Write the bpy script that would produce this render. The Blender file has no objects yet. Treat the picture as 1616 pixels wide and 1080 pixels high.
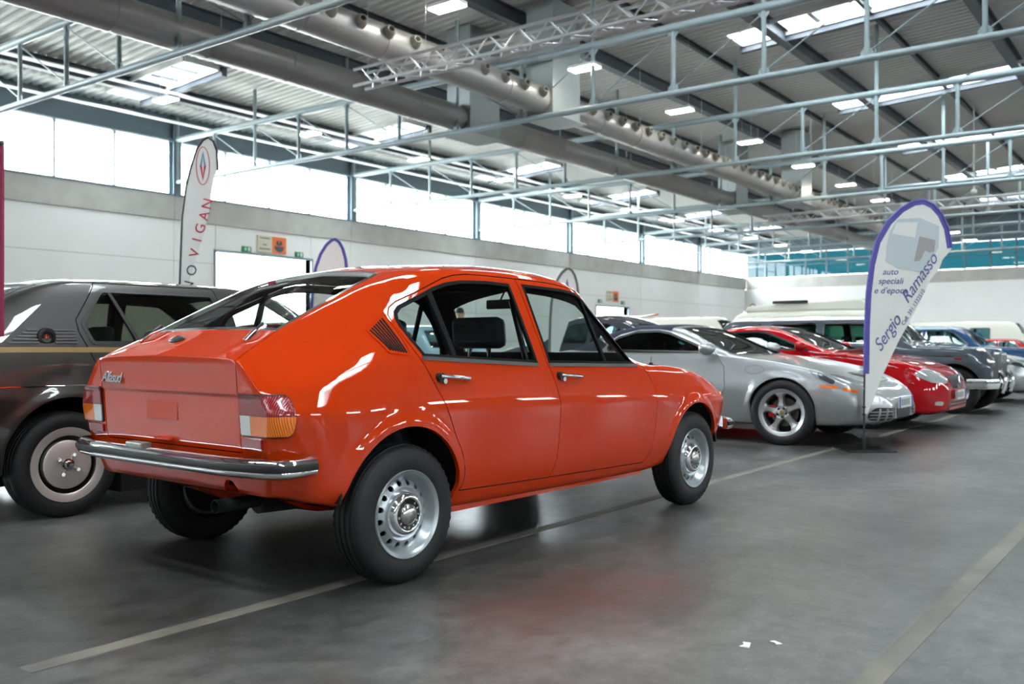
import bpy, bmesh, math, random
import numpy as np
from mathutils import Vector, Matrix
from mathutils.bvhtree import BVHTree
random.seed(7)
SC = bpy.context.scene
REAL = SC.collection
class _Pending:
    """finished objects wait here and are linked once at the end, so cutting meshes stays quick"""
    def __init__(s): s.objects = s; s.todo = []
    def link(s, o): s.todo.append(o)
    def flush(s):
        for o in s.todo: REAL.objects.link(o)
        s.todo = []
COL = _Pending()
PI = math.pi

# ------------------------------------------------------------------ camera, sky, exposure
cam_d = bpy.data.cameras.new('camera')
cam_d.sensor_width = 36.0
cam_d.lens = 36.0 * 1468 / 1616
cam_d.shift_y = 6.7 / 1616
cam_d.clip_start = 0.05
cam_d.clip_end = 400
cam_d.dof.use_dof = True
cam_d.dof.focus_distance = 4.3
cam_d.dof.aperture_fstop = 3.2
cam = bpy.data.objects.new('camera', cam_d)
REAL.objects.link(cam)
cam.location = (0, 0, 0.967)
cam.rotation_euler = (PI / 2, 0, math.radians(36.77 - 90))
SC.camera = cam

world = bpy.data.worlds.new('world')
SC.world = world
world.use_nodes = True
bg = world.node_tree.nodes['Background']
bg.inputs[0].default_value = (0.90, 0.96, 1.0, 1)      # bright overcast sky
bg.inputs[1].default_value = 11.0
SC.view_settings.view_transform = 'Standard'
SC.view_settings.look = 'None'
SC.view_settings.gamma = 1.0
SC.view_settings.use_curve_mapping = False
SC.view_settings.exposure = 1.72
SC.cycles.use_denoising = True
SC.cycles.use_adaptive_sampling = True
SC.cycles.adaptive_threshold = 0.03
SC.cycles.max_bounces = 8
SC.cycles.diffuse_bounces = 5
SC.cycles.glossy_bounces = 4
SC.cycles.transparent_max_bounces = 14
SC.cycles.caustics_reflective = False
SC.cycles.caustics_refractive = False
SC.cycles.sample_clamp_indirect = 8.0

WALL_Y, FAR_X, BACK_X, RIGHT_Y, BAY, COL0 = 25.4, 60.8, -20.1, -24.2, 7.35, 16.65
RIDGE_Y = 0.6
def roof_z(y):
    return 8.0 + 0.053 * (WALL_Y - max(y, 2 * RIDGE_Y - y))

def portal(loc, rot, sx, sy):
    l = bpy.data.lights.new('portal', 'AREA')
    l.shape = 'RECTANGLE'; l.size = sx; l.size_y = sy
    l.cycles.is_portal = True
    o = bpy.data.objects.new('daylight_portal', l); COL.objects.link(o)
    o.location = loc; o.rotation_euler = rot
XM, XL = (FAR_X + BACK_X) / 2, FAR_X - BACK_X
portal((XM, WALL_Y - 0.02, 6.4), (-PI / 2, 0, 0), XL, 1.6)
portal((XM, RIGHT_Y + 0.02, 6.4), (PI / 2, 0, 0), XL, 1.6)
SKY_X = [14.3 + 8.0 * k for k in range(-3, 6)]
def sky_rows(x):
    rows = [(20.6, 24.2), (1.8, 9.6)]
    return rows if 10 < x < 26 else rows + [(-8.4, -.6)]      # far-nave skylights left out of two bays to avoid glare on car glass
for sx_ in SKY_X:
    for y0, y1 in sky_rows(sx_):
        portal((sx_, (y0 + y1) / 2, roof_z((y0 + y1) / 2) + 0.35), (0, 0, 0), 1.0, y1 - y0)

# ------------------------------------------------------------------ materials
MATS = {}
def lin(c):
    return tuple(((v / 12.92) if v <= 0.04045 else ((v + 0.055) / 1.055) ** 2.4) for v in [x / 255 for x in c])
def mat(name, rgb=None, rough=0.5, metal=0.0, coat=0.0, coat_rough=0.03, spec=0.5, emit=0.0, alpha=1.0, noise=None, bump=None, srgb=True, trans=0.0):
    if name in MATS: return MATS[name]
    m = bpy.data.materials.new(name); m.use_nodes = True
    nt = m.node_tree; b = nt.nodes['Principled BSDF']
    c = lin(rgb) if srgb else rgb
    b.inputs['Base Color'].default_value = (*c, 1)
    b.inputs['Roughness'].default_value = rough
    b.inputs['Metallic'].default_value = metal
    b.inputs['Coat Weight'].default_value = coat
    b.inputs['Coat Roughness'].default_value = coat_rough
    b.inputs['Specular IOR Level'].default_value = spec
    b.inputs['Transmission Weight'].default_value = trans
    if emit:
        b.inputs['Emission Color'].default_value = (*c, 1); b.inputs['Emission Strength'].default_value = emit
    tc = None
    if noise or bump:
        tc = nt.nodes.new('ShaderNodeTexCoord')
    if noise:                                         # (scale, amount) tone variation
        n = nt.nodes.new('ShaderNodeTexNoise'); n.inputs['Scale'].default_value = noise[0]; n.inputs['Detail'].default_value = 5
        nt.links.new(tc.outputs['Object'], n.inputs['Vector'])
        r = nt.nodes.new('ShaderNodeMapRange'); r.inputs[1].default_value = .3; r.inputs[2].default_value = .7
        r.inputs[3].default_value = 1 - noise[1]; r.inputs[4].default_value = 1 + noise[1]
        nt.links.new(n.outputs['Fac'], r.inputs[0])
        h = nt.nodes.new('ShaderNodeMix'); h.data_type = 'RGBA'; h.blend_type = 'MULTIPLY'; h.inputs[0].default_value = 1
        h.inputs[6].default_value = (*c, 1); nt.links.new(r.outputs[0], h.inputs[7]); nt.links.new(h.outputs[2], b.inputs['Base Color'])
    if bump:                                          # (scale, strength)
        n = nt.nodes.new('ShaderNodeTexNoise'); n.inputs['Scale'].default_value = bump[0]; n.inputs['Detail'].default_value = 3
        nt.links.new(tc.outputs['Object'], n.inputs['Vector'])
        bp = nt.nodes.new('ShaderNodeBump'); bp.inputs['Strength'].default_value = bump[1]; bp.inputs['Distance'].default_value = .01
        nt.links.new(n.outputs['Fac'], bp.inputs['Height']); nt.links.new(bp.outputs[0], b.inputs['Normal'])
    MATS[name] = m
    return m
def glassmat(name, tint=(.9, .93, .92), refl=1.0):
    if name in MATS: return MATS[name]
    m = bpy.data.materials.new(name); m.use_nodes = True; nt = m.node_tree
    nt.nodes.remove(nt.nodes['Principled BSDF']); out = nt.nodes['Material Output']
    t = nt.nodes.new('ShaderNodeBsdfTransparent'); t.inputs[0].default_value = (*tint, 1)
    g = nt.nodes.new('ShaderNodeBsdfGlossy'); g.inputs['Roughness'].default_value = 0.01
    f = nt.nodes.new('ShaderNodeFresnel'); f.inputs[0].default_value = 1.5
    mu = nt.nodes.new('ShaderNodeMath'); mu.operation = 'MULTIPLY'; mu.inputs[1].default_value = refl
    mx = nt.nodes.new('ShaderNodeMixShader')
    ge = nt.nodes.new('ShaderNodeNewGeometry'); iv = nt.nodes.new('ShaderNodeMath'); iv.operation = 'SUBTRACT'; iv.inputs[0].default_value = 1.0
    m2 = nt.nodes.new('ShaderNodeMath'); m2.operation = 'MULTIPLY'
    nt.links.new(ge.outputs['Backfacing'], iv.inputs[1]); nt.links.new(iv.outputs[0], m2.inputs[1])
    nt.links.new(f.outputs[0], mu.inputs[0]); nt.links.new(mu.outputs[0], m2.inputs[0]); nt.links.new(m2.outputs[0], mx.inputs[0])
    nt.links.new(t.outputs[0], mx.inputs[1]); nt.links.new(g.outputs[0], mx.inputs[2]); nt.links.new(mx.outputs[0], out.inputs[0])
    MATS[name] = m
    return m
def paint(name, rgb, metallic=0.0, rough=0.35):
    return mat(name, rgb, rough=rough, metal=metallic, coat=1.0, coat_rough=0.02, spec=0.0 if metallic == 0 else 0.5)

M_ORANGE = paint('orange_paint', (198, 54, 7))
M_CHROME = mat('chrome', (225, 226, 228), rough=0.07, metal=1.0)
M_RUBBER = mat('black_rubber', (22, 22, 23), rough=0.6)
M_TYRE = mat('tyre_rubber', (21, 21, 22), rough=0.62, bump=(60, .15))
M_TRIM = mat('black_trim', (16, 16, 17), rough=0.4)
M_SEAL = mat('window_rubber', (10, 10, 11), rough=0.75, spec=0.2)
M_DARK = mat('dark_interior', (26, 28, 30), rough=0.7)
M_LEATHER = mat('black_leather', (30, 36, 40), rough=0.42)
M_UNDER = mat('underbody_black', (14, 14, 14), rough=0.8)
M_STEEL = mat('silver_wheel_steel', (176, 182, 186), rough=0.32, metal=0.75)
M_GLASS = glassmat('car_glass', (.88, .92, .91), .5)
M_GLASSD = glassmat('tinted_car_glass', (.45, .55, .55))
M_RED = mat('red_lens', (150, 8, 18), rough=0.15, coat=1.0, bump=None)
M_AMBER = mat('amber_lens', (235, 110, 8), rough=0.15, coat=1.0)
M_CLEAR = mat('clear_lens', (190, 190, 185), rough=0.15, coat=1.0)
M_WHITE = mat('white_plastic', (232, 232, 230), rough=0.5)
M_GOLD = mat('gold_stripe', (150, 118, 66), rough=0.35)
M_PLATEBLUE = mat('plate_blue', (30, 60, 170), rough=0.4)

# ------------------------------------------------------------------ mesh helpers
class MB:
    def __init__(s): s.v = []; s.f = []
    def add(s, vs, fs):
        o = len(s.v); s.v += [tuple(v) for v in vs]; s.f += [tuple(i + o for i in f) for f in fs]
    def box(s, a, b):
        x0, y0, z0 = a; x1, y1, z1 = b
        s.add([(x0, y0, z0), (x1, y0, z0), (x1, y1, z0), (x0, y1, z0), (x0, y0, z1), (x1, y0, z1), (x1, y1, z1), (x0, y1, z1)],
              [(0, 3, 2, 1), (4, 5, 6, 7), (0, 1, 5, 4), (1, 2, 6, 5), (2, 3, 7, 6), (3, 0, 4, 7)])
        return s
    def tube(s, p, q, r, n=10, r2=None):
        p, q = Vector(p), Vector(q); d = (q - p).normalized()
        a = d.orthogonal().normalized(); b = d.cross(a); r2 = r if r2 is None else r2
        vs = []
        for k in range(n):
            t = 2 * PI * k / n; u = a * math.cos(t) + b * math.sin(t); vs += [p + u * r, q + u * r2]
        fs = [(2 * k, 2 * ((k + 1) % n), 2 * ((k + 1) % n) + 1, 2 * k + 1) for k in range(n)]
        fs += [tuple(2 * k for k in reversed(range(n))), tuple(2 * k + 1 for k in range(n))]
        s.add(vs, fs); return s
    def path(s, pts, r, n=8):
        """tube through points"""
        pts = [Vector(p) for p in pts]; vs = []; m = len(pts)
        ref = None
        for i, p in enumerate(pts):
            d = (pts[min(i + 1, m - 1)] - pts[max(i - 1, 0)]).normalized()
            a = (ref - d * ref.dot(d)).normalized() if ref is not None else d.orthogonal().normalized()
            ref = a; b = d.cross(a)
            vs += [p + (a * math.cos(2 * PI * k / n) + b * math.sin(2 * PI * k / n)) * r for k in range(n)]
        fs = [(i * n + k, i * n + (k + 1) % n, (i + 1) * n + (k + 1) % n, (i + 1) * n + k) for i in range(m - 1) for k in range(n)]
        fs += [tuple(reversed(range(n))), tuple((m - 1) * n + k for k in range(n))]
        s.add(vs, fs); return s
    def sweep(s, pts, prof, up=(0, 0, 1), closed=False):
        """profile (outward, up) swept along pts lying in a plane normal to up; outward = dir x up"""
        pts = [Vector(p) for p in pts]; up = Vector(up); n = len(prof); m = len(pts); vs = []
        for i, p in enumerate(pts):
            if closed: d = (pts[(i + 1) % m] - pts[i - 1])
            else: d = pts[min(i + 1, m - 1)] - pts[max(i - 1, 0)]
            d.normalize(); o = d.cross(up).normalized()
            vs += [p + o * a + up * b for a, b in prof]
        mm = m if closed else m - 1
        fs = [(i * n + k, i * n + (k + 1) % n, ((i + 1) % m) * n + (k + 1) % n, ((i + 1) % m) * n + k) for i in range(mm) for k in range(n)]
        if not closed: fs += [tuple(reversed(range(n))), tuple((m - 1) * n + k for k in range(n))]
        s.add(vs, fs); return s
    def lathe(s, prof, n=48, axis='y', c=(0, 0, 0), closed=True):
        """prof list of (radius, along) ; axis y"""
        m = len(prof); vs = []
        for k in range(n):
            t = 2 * PI * k / n
            for r, a in prof:
                if axis == 'y': vs.append((c[0] + r * math.cos(t), c[1] + a, c[2] + r * math.sin(t)))
                elif axis == 'x': vs.append((c[0] + a, c[1] + r * math.cos(t), c[2] + r * math.sin(t)))
                else: vs.append((c[0] + r * math.cos(t), c[1] + r * math.sin(t), c[2] + a))
        mm = m if closed else m - 1
        fs = [(k * m + i, k * m + (i + 1) % m, ((k + 1) % n) * m + (i + 1) % m, ((k + 1) % n) * m + i) for k in range(n) for i in range(mm)]
        s.add(vs, fs); return s
    def prism(s, poly, a, b, plane='xz'):
        """polygon extruded along the remaining axis from a to b"""
        n = len(poly)
        def P(u, v, w):
            return (u, w, v) if plane == 'xz' else ((u, v, w) if plane == 'xy' else (w, u, v))
        vs = [P(u, v, a) for u, v in poly] + [P(u, v, b) for u, v in poly]
        fs = [tuple(range(n)), tuple(reversed(range(n, 2 * n)))] + [(k, n + k, n + (k + 1) % n, (k + 1) % n) for k in range(n)]
        s.add(vs, fs); return s
    def mesh(s, name='mesh', fixn=True):
        me = bpy.data.meshes.new(name); me.from_pydata(s.v, [], s.f)
        if fixn:
            bm = bmesh.new(); bm.from_mesh(me); bmesh.ops.recalc_face_normals(bm, faces=bm.faces); bm.to_mesh(me); bm.free()
        return me
    def build(s, name, m, parent=None, smooth=None, loc=None, bevel=0):
        me = s.mesh(name)
        return link(name, me, m, parent, smooth, loc, bevel)
def link(name, me, m, parent=None, smooth=None, loc=None, bevel=0):
    me.name = name
    if m is not None and not any(me.materials):
        me.materials.clear()
        for q in (m if isinstance(m, (list, tuple)) else [m]): me.materials.append(q)
    if smooth:
        me.polygons.foreach_set('use_smooth', [True] * len(me.polygons))
        me.set_sharp_from_angle(angle=math.radians(smooth))
    o = bpy.data.objects.new(name, me); COL.objects.link(o)
    if parent: o.parent = parent
    if loc: o.location = loc
    if bevel:
        b = o.modifiers.new('bevel', 'BEVEL'); b.width = bevel; b.segments = 2; b.limit_method = 'ANGLE'; b.angle_limit = math.radians(35)
    return o
def empty(name, loc=(0, 0, 0), rz=0.0):
    o = bpy.data.objects.new(name, None); COL.objects.link(o); o.location = loc; o.rotation_euler = (0, 0, rz); o.empty_display_size = .2
    return o
def tag(o, label=None, cat=None, group=None, kind=None):
    if label: o['label'] = label
    if cat: o['category'] = cat
    if group: o['group'] = group
    if kind: o['kind'] = kind
    return o
def struct(o, label=None):
    o['kind'] = 'structure'
    if label: o['label'] = label
    return o
def copy_tree(o, parent=None):
    c = o.copy(); COL.objects.link(c); c.parent = parent
    for ch in list(o.children): copy_tree(ch, c)
    return c
def text_mesh(body, size=1.0, extrude=0.0, shear=0.0, align='CENTER', spacing=1.0, bevel=0.0):
    cu = bpy.data.curves.new('text', 'FONT'); cu.body = body; cu.size = size; cu.extrude = extrude; cu.shear = shear
    cu.align_x = align; cu.align_y = 'CENTER'; cu.space_character = spacing; cu.resolution_u = 4; cu.offset = bevel
    o = bpy.data.objects.new('text', cu); REAL.objects.link(o)
    dg = bpy.context.evaluated_depsgraph_get(); dg.update()
    me = bpy.data.meshes.new_from_object(o.evaluated_get(dg), depsgraph=dg)
    bpy.data.objects.remove(o); bpy.data.curves.remove(cu)
    return me
def text(name, body, size, m, parent, origin, right, up, extrude=.001, shear=0.0, align='CENTER', spacing=1.0, bevel=0.0):
    me = text_mesh(body, size, extrude, shear, align, spacing, bevel)
    r, u = Vector(right).normalized(), Vector(up).normalized(); n = r.cross(u)
    T = Matrix((( r.x, u.x, n.x, origin[0]), (r.y, u.y, n.y, origin[1]), (r.z, u.z, n.z, origin[2]), (0, 0, 0, 1)))
    me.transform(T); me.materials.clear()
    return link(name, me, m, parent)

# ------------------------------------------------------------------ booleans
def boolean(a, b, op):
    """a, b meshes -> new mesh"""
    oa = bpy.data.objects.new('ba', a); ob = bpy.data.objects.new('bb', b); REAL.objects.link(oa); REAL.objects.link(ob)
    md = oa.modifiers.new('b', 'BOOLEAN'); md.operation = op; md.object = ob; md.solver = 'MANIFOLD'
    dg = bpy.context.evaluated_depsgraph_get(); dg.update()
    me = bpy.data.meshes.new_from_object(oa.evaluated_get(dg), depsgraph=dg)
    bpy.data.objects.remove(oa); bpy.data.objects.remove(ob)
    return me
def cut(a, b): return boolean(a, b, 'DIFFERENCE')
def inter(a, b): return boolean(a, b, 'INTERSECT')
def merge(ms):
    """several disjoint meshes as one cutter"""
    mb = MB()
    for m in ms: mb.add([tuple(v.co) for v in m.vertices], [tuple(p.vertices) for p in m.polygons])
    return mb.mesh()
def loose(me):
    """split a mesh into its separate pieces"""
    n = len(me.vertices); par = list(range(n))
    def find(a):
        while par[a] != a: par[a] = par[par[a]]; a = par[a]
        return a
    for e in me.edges:
        a, b = find(e.vertices[0]), find(e.vertices[1])
        if a != b: par[a] = b
    groups = {}
    for p in me.polygons: groups.setdefault(find(p.vertices[0]), []).append(p)
    out = []
    for ps in groups.values():
        ids = {}; fs = []
        for p in ps: fs.append([ids.setdefault(v, len(ids)) for v in p.vertices])
        m = bpy.data.meshes.new('piece'); m.from_pydata([tuple(me.vertices[v].co) for v in ids], [], fs); out.append(m)
    return [m for m in out if len(m.polygons) >= 4]
def pmesh(poly, a, b, plane='xz'): return MB().prism(poly, a, b, plane).mesh()
def offset_poly(poly, d):
    """grow (d>0) or shrink a polygon"""
    P = [Vector((p[0], p[1])) for p in poly]; n = len(P)
    area = sum(P[i].x * P[(i + 1) % n].y - P[(i + 1) % n].x * P[i].y for i in range(n))
    sg = 1 if area > 0 else -1; out = []
    for i in range(n):
        a, b, c = P[i - 1], P[i], P[(i + 1) % n]
        n1 = Vector(((b - a).y, -(b - a).x)).normalized() * sg; n2 = Vector(((c - b).y, -(c - b).x)).normalized() * sg
        m = n1 + n2
        m = m / max(m.length_squared / 2, .3)
        out.append((b.x + m.x * d, b.y + m.y * d))
    return out
def smooth_poly(poly, it=1):
    for _ in range(it):
        out = []
        n = len(poly)
        for i in range(n):
            a, b = poly[i], poly[(i + 1) % n]
            out += [(a[0] * .75 + b[0] * .25, a[1] * .75 + b[1] * .25), (a[0] * .25 + b[0] * .75, a[1] * .25 + b[1] * .75)]
        poly = out
    return poly
def round_poly(poly, r, n=4):
    """round the corners of a polygon by radius-like distance r"""
    out = []; m = len(poly)
    for i in range(m):
        a, b, c = Vector(poly[i - 1]), Vector(poly[i]), Vector(poly[(i + 1) % m])
        d1 = min(r, (a - b).length * .48); d2 = min(r, (c - b).length * .48)
        p, q = b + (a - b).normalized() * d1, b + (c - b).normalized() * d2
        for k in range(n + 1):
            t = k / n; w = p * (1 - t) ** 2 + b * 2 * t * (1 - t) + q * t * t; out.append((w.x, w.y))
    return out
# ------------------------------------------------------------------ lofted car bodies
def pchip(px, py, x):
    px, py = np.array(px, float), np.array(py, float); x = np.clip(x, px[0], px[-1])
    if len(px) == 2: return np.interp(x, px, py)
    h = np.diff(px); d = np.diff(py) / h; m = np.zeros(len(px))
    for i in range(1, len(px) - 1):
        if d[i - 1] * d[i] > 0:
            w1 = 2 * h[i] + h[i - 1]; w2 = h[i] + 2 * h[i - 1]; m[i] = (w1 + w2) / (w1 / d[i - 1] + w2 / d[i])
    m[0], m[-1] = d[0], d[-1]
    i = np.clip(np.searchsorted(px, x) - 1, 0, len(px) - 2); t = (x - px[i]) / h[i]
    return (py[i] * (1 + 2 * t) * (1 - t) ** 2 + h[i] * m[i] * t * (1 - t) ** 2 + py[i + 1] * t * t * (3 - 2 * t) + h[i] * m[i + 1] * t * t * (t - 1))
def line(pts, x):
    """pts: list of (x, y, z) -> arrays y(x), z(x)"""
    pts = sorted(pts); a = [p[0] for p in pts]
    return pchip(a, [p[1] for p in pts], x), pchip(a, [p[2] for p in pts], x)

class Loft:
    """closed smooth body; lines = key lines from bottom centre round the side to top centre (half section)"""
    def __init__(s, lines, rnd, nseg, ncor, xs, bump=None, xoff=None, ncap=24):
        xs = np.array(xs); S = len(xs); n = len(lines)
        K = np.zeros((S, n, 2))
        for i, L in enumerate(lines):
            K[:, i, 0], K[:, i, 1] = line(L, xs)
        cols = []
        prevB = K[:, 0]
        for i in range(1, n):
            if i < n - 1:
                r = rnd[i] * .5
                A = K[:, i] + (K[:, i - 1] - K[:, i]) * r; B = K[:, i] + (K[:, i + 1] - K[:, i]) * r
            else:
                A = K[:, i]; B = None
            for k in range(nseg[i - 1]):
                cols.append(prevB + (A - prevB) * (k / nseg[i - 1]))
            if B is not None:
                for k in range(ncor[i]):
                    t = k / ncor[i]; cols.append(A * (1 - t) ** 2 + K[:, i] * 2 * t * (1 - t) + B * t * t)
                prevB = B
            else:
                cols.append(A)
        half = np.stack(cols, 1)                       # S, m, 2
        m = half.shape[1]; s.m = m
        Y, Z = half[:, :, 0].copy(), half[:, :, 1].copy(); X = np.repeat(xs[:, None], m, 1)
        if bump is not None: Y = Y + bump(X, Y, Z)
        if xoff is not None: X = X + xoff(X, Y, Z)
        Y[:, 0] = 0; Y[:, -1] = 0
        # ring: right side (y<0) 0..m-1 then left side m-2..1
        ring = 2 * m - 2
        V = np.zeros((S, ring, 3))
        V[:, :m, 0] = X; V[:, :m, 1] = -Y; V[:, :m, 2] = Z
        V[:, m:, 0] = X[:, -2:0:-1]; V[:, m:, 1] = Y[:, -2:0:-1]; V[:, m:, 2] = Z[:, -2:0:-1]
        verts = [tuple(v) for v in V.reshape(-1, 3)]; faces = []
        for i in range(S - 1):
            for k in range(ring):
                k2 = (k + 1) % ring
                faces.append((i * ring + k, i * ring + k2, (i + 1) * ring + k2, (i + 1) * ring + k))
        for si, flip in ((0, True), (S - 1, False)):   # gridded end caps
            rows = []
            for j in range(m):
                R = si * ring + j
                if j in (0, m - 1): rows.append([R]); continue
                Lf = si * ring + (ring - j); row = [R]
                a, b = V[si, j], V[si, ring - j]
                for c in range(1, ncap):
                    verts.append(tuple(a + (b - a) * c / ncap)); row.append(len(verts) - 1)
                row.append(Lf); rows.append(row)
            for j in range(m - 1):
                a, b = rows[j], rows[j + 1]
                if len(a) == 1 and len(b) == 1: continue
                if len(a) == 1: fs = [(a[0], b[c + 1], b[c]) for c in range(ncap)]
                elif len(b) == 1: fs = [(a[c], a[c + 1], b[0]) for c in range(ncap)]
                else: fs = [(a[c], a[c + 1], b[c + 1], b[c]) for c in range(ncap)]
                faces += [tuple(reversed(f)) for f in fs] if flip else fs
        me = bpy.data.meshes.new('loft'); me.from_pydata(verts, [], faces)
        bm = bmesh.new(); bm.from_mesh(me)
        bmesh.ops.recalc_face_normals(bm, faces=bm.faces)
        bm.to_mesh(me); s.bm = bm
        bm.verts.ensure_lookup_table(); bm.faces.ensure_lookup_table(); bm.normal_update()
        s.me = me; bad = [e for e in bm.edges if not e.is_manifold]
        if bad: print('NONMANIFOLD', len(bad), xs[0], xs[-1])
        s.bvh = BVHTree.FromBMesh(bm); s.cache = {}
        s.fc = np.array([f.calc_center_median() for f in bm.faces]); s.fv = [[v.index for v in f.verts] for f in bm.faces]
        s.co = np.array([v.co for v in bm.verts]); s.no = np.array([v.normal for v in bm.verts])
    def solid(s, d):
        """copy of the body offset outward by d"""
        me = s.me.copy()
        me.vertices.foreach_set('co', (s.co + s.no * d).astype(np.float32).ravel()); return me
    def skin(s, d0, d1):
        """thin shell between two offsets, cached"""
        k = (d0, d1)
        if k not in s.cache: s.cache[k] = cut(s.solid(d0), s.solid(d1))
        return s.cache[k].copy()
    def clip(s, d0, d1, prism):
        """thin shell between two offsets, cut to a prism; only the faces near the prism are used"""
        pc = np.array([v.co for v in prism.vertices]); lo, hi = pc.min(0) - .07, pc.max(0) + .07
        sel = np.all((s.fc > lo) & (s.fc < hi), 1)
        ids = {}; fs = []; cnt = {}
        for i in np.nonzero(sel)[0]:
            vs = [ids.setdefault(v, len(ids)) for v in s.fv[i]]; fs.append(vs)
            for k in range(len(vs)):
                e = (vs[k], vs[(k + 1) % len(vs)]); cnt[e] = 1
        vi = list(ids); n = len(vi)
        co = np.concatenate([s.co[vi] + s.no[vi] * d0, s.co[vi] + s.no[vi] * d1])
        faces = [tuple(f) for f in fs] + [tuple(n + v for v in reversed(f)) for f in fs]
        for (a, b) in cnt:
            if (b, a) not in cnt: faces.append((b, a, n + a, n + b))
        me = bpy.data.meshes.new('clip'); me.from_pydata([tuple(c) for c in co], [], faces)
        r = inter(me, prism)
        r.polygons.foreach_set('use_smooth', [True] * len(r.polygons)); r.set_sharp_from_angle(angle=.5)
        if len(r.polygons) == 0 or len(r.polygons) == len(faces): r = inter(s.skin(d0, d1), prism)
        return r
    def side(s, x, z, sgn=-1):
        h = s.bvh.ray_cast(Vector((x, sgn * 3, z)), Vector((0, -sgn, 0)))
        return h[0], h[1]
    def hit(s, o, d):
        h = s.bvh.ray_cast(Vector(o), Vector(d)); return h[0], h[1]
    def smooth_like(s, me):
        """give a thin pane the body's smooth normals on both faces"""
        vn = []
        for v in me.vertices:
            l2, n2, f2, d2 = s.bvh.find_nearest(v.co); N = Vector((0, 0, 0))
            for bv in s.bm.faces[f2].verts: N += bv.normal * (1 / ((bv.co - l2).length_squared + 1e-6))
            vn.append(N.normalized())
        nl = [None] * len(me.loops)
        for p in me.polygons:
            for li, vi in zip(p.loop_indices, p.vertices):
                d = vn[vi].dot(p.normal); nl[li] = vn[vi] if d > .6 else (-vn[vi] if d < -.6 else p.normal.copy())
        me.polygons.foreach_set('use_smooth', [True] * len(me.polygons)); me.normals_split_custom_set(nl)
        return me
    def dress(s, me, mats, dark_idx=1, under_z=None, under_idx=2, lite=False):
        """materials and smooth normals of a cut panel taken from the uncut body"""
        me.materials.clear()
        for q in mats: me.materials.append(q)
        n = len(me.polygons); idx = np.zeros(n, dtype=np.int32); fb = s.bm.faces
        nl = [None] * len(me.loops); vn = [None] * len(me.vertices)
        if not lite:
            for v in me.vertices:
                l2, n2, f2, d2 = s.bvh.find_nearest(v.co)
                if d2 > .004: continue
                N = Vector((0, 0, 0))
                for bv in fb[f2].verts:
                    if bv.normal.dot(n2) > .3: N += bv.normal * (1 / ((bv.co - l2).length_squared + 1e-9))
                if N.length > 0: vn[v.index] = N.normalized()
        for p in me.polygons:
            loc, nr, fi, dist = s.bvh.find_nearest(p.center)
            pn = p.normal; dt = pn.dot(nr)
            if dist > .006 and dt < -.3: idx[p.index] = dark_idx
            elif under_z is not None and p.center.z < under_z and pn.z < -.92: idx[p.index] = under_idx
            if lite: continue
            outer = dist < .006 and dt > .55
            for li, vi in zip(p.loop_indices, p.vertices):
                N = vn[vi] if outer else None
                nl[li] = N if N is not None and N.dot(pn) > .3 else pn.copy()
        me.polygons.foreach_set('material_index', idx)
        me.polygons.foreach_set('use_smooth', [True] * n)
        if lite: me.set_sharp_from_angle(angle=.6)
        else: me.normals_split_custom_set(nl)
        return me

def arch_bump(arches, amp=.016):
    def f(X, Y, Z):
        out = np.zeros_like(X)
        for xa, za, ra, w in arches:
            d = np.hypot(X - xa, Z - za)
            a = np.clip((d - (ra - .05)) / .03, 0, 1); b = np.clip((ra + w - d) / .028, 0, 1)
            sm = lambda t: t * t * (3 - 2 * t)
            up = np.clip((Z - .30) / .12, 0, 1)
            out += amp * sm(a) * sm(b) * up * (Y > .5)
        return out
    return f

def wheel_mesh(R, W, rimR, n=72, blocks=True):
    """tyre lathe: outside face toward -y, centred on the origin"""
    h = W / 2
    prof = [(rimR - .004, -h + .018), (rimR + .006, -h + .006), (rimR + .03, -h - .002), ((rimR + R) / 2, -h - .004), (R - .030, -h + .002), (R - .016, -h + .008),
            (R - .007, -h + .016), (R - .002, -h + .028)]
    gr = [-.55, -.18, .18, .55]; tread = []
    for g in gr:
        y = g * h
        tread += [(R, y - .006), (R - .007, y - .004), (R - .007, y + .004), (R, y + .006)]
    prof2 = [(r, -y) for r, y in reversed(prof)]
    full = prof + tread + prof2 + [(rimR - .004, 0)]
    mb = MB(); m = len(full); vs = []
    for k in range(n):
        t = 2 * PI * k / n
        for i, (r, y) in enumerate(full):
            rr = r
            if blocks and k % 2 == 0 and (5 <= i <= 8 or len(full) - 10 <= i <= len(full) - 7): rr = r - .006
            vs.append((rr * math.cos(t), y, rr * math.sin(t)))
    fs = [(k * m + i, k * m + (i + 1) % m, ((k + 1) % n) * m + (i + 1) % m, ((k + 1) % n) * m + i) for k in range(n) for i in range(m)]
    mb.add(vs, fs)
    return mb
def place_part(o, parent, loc, rz=0):
    o.parent = parent; o.location = loc; o.rotation_euler = (0, 0, rz)

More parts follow.
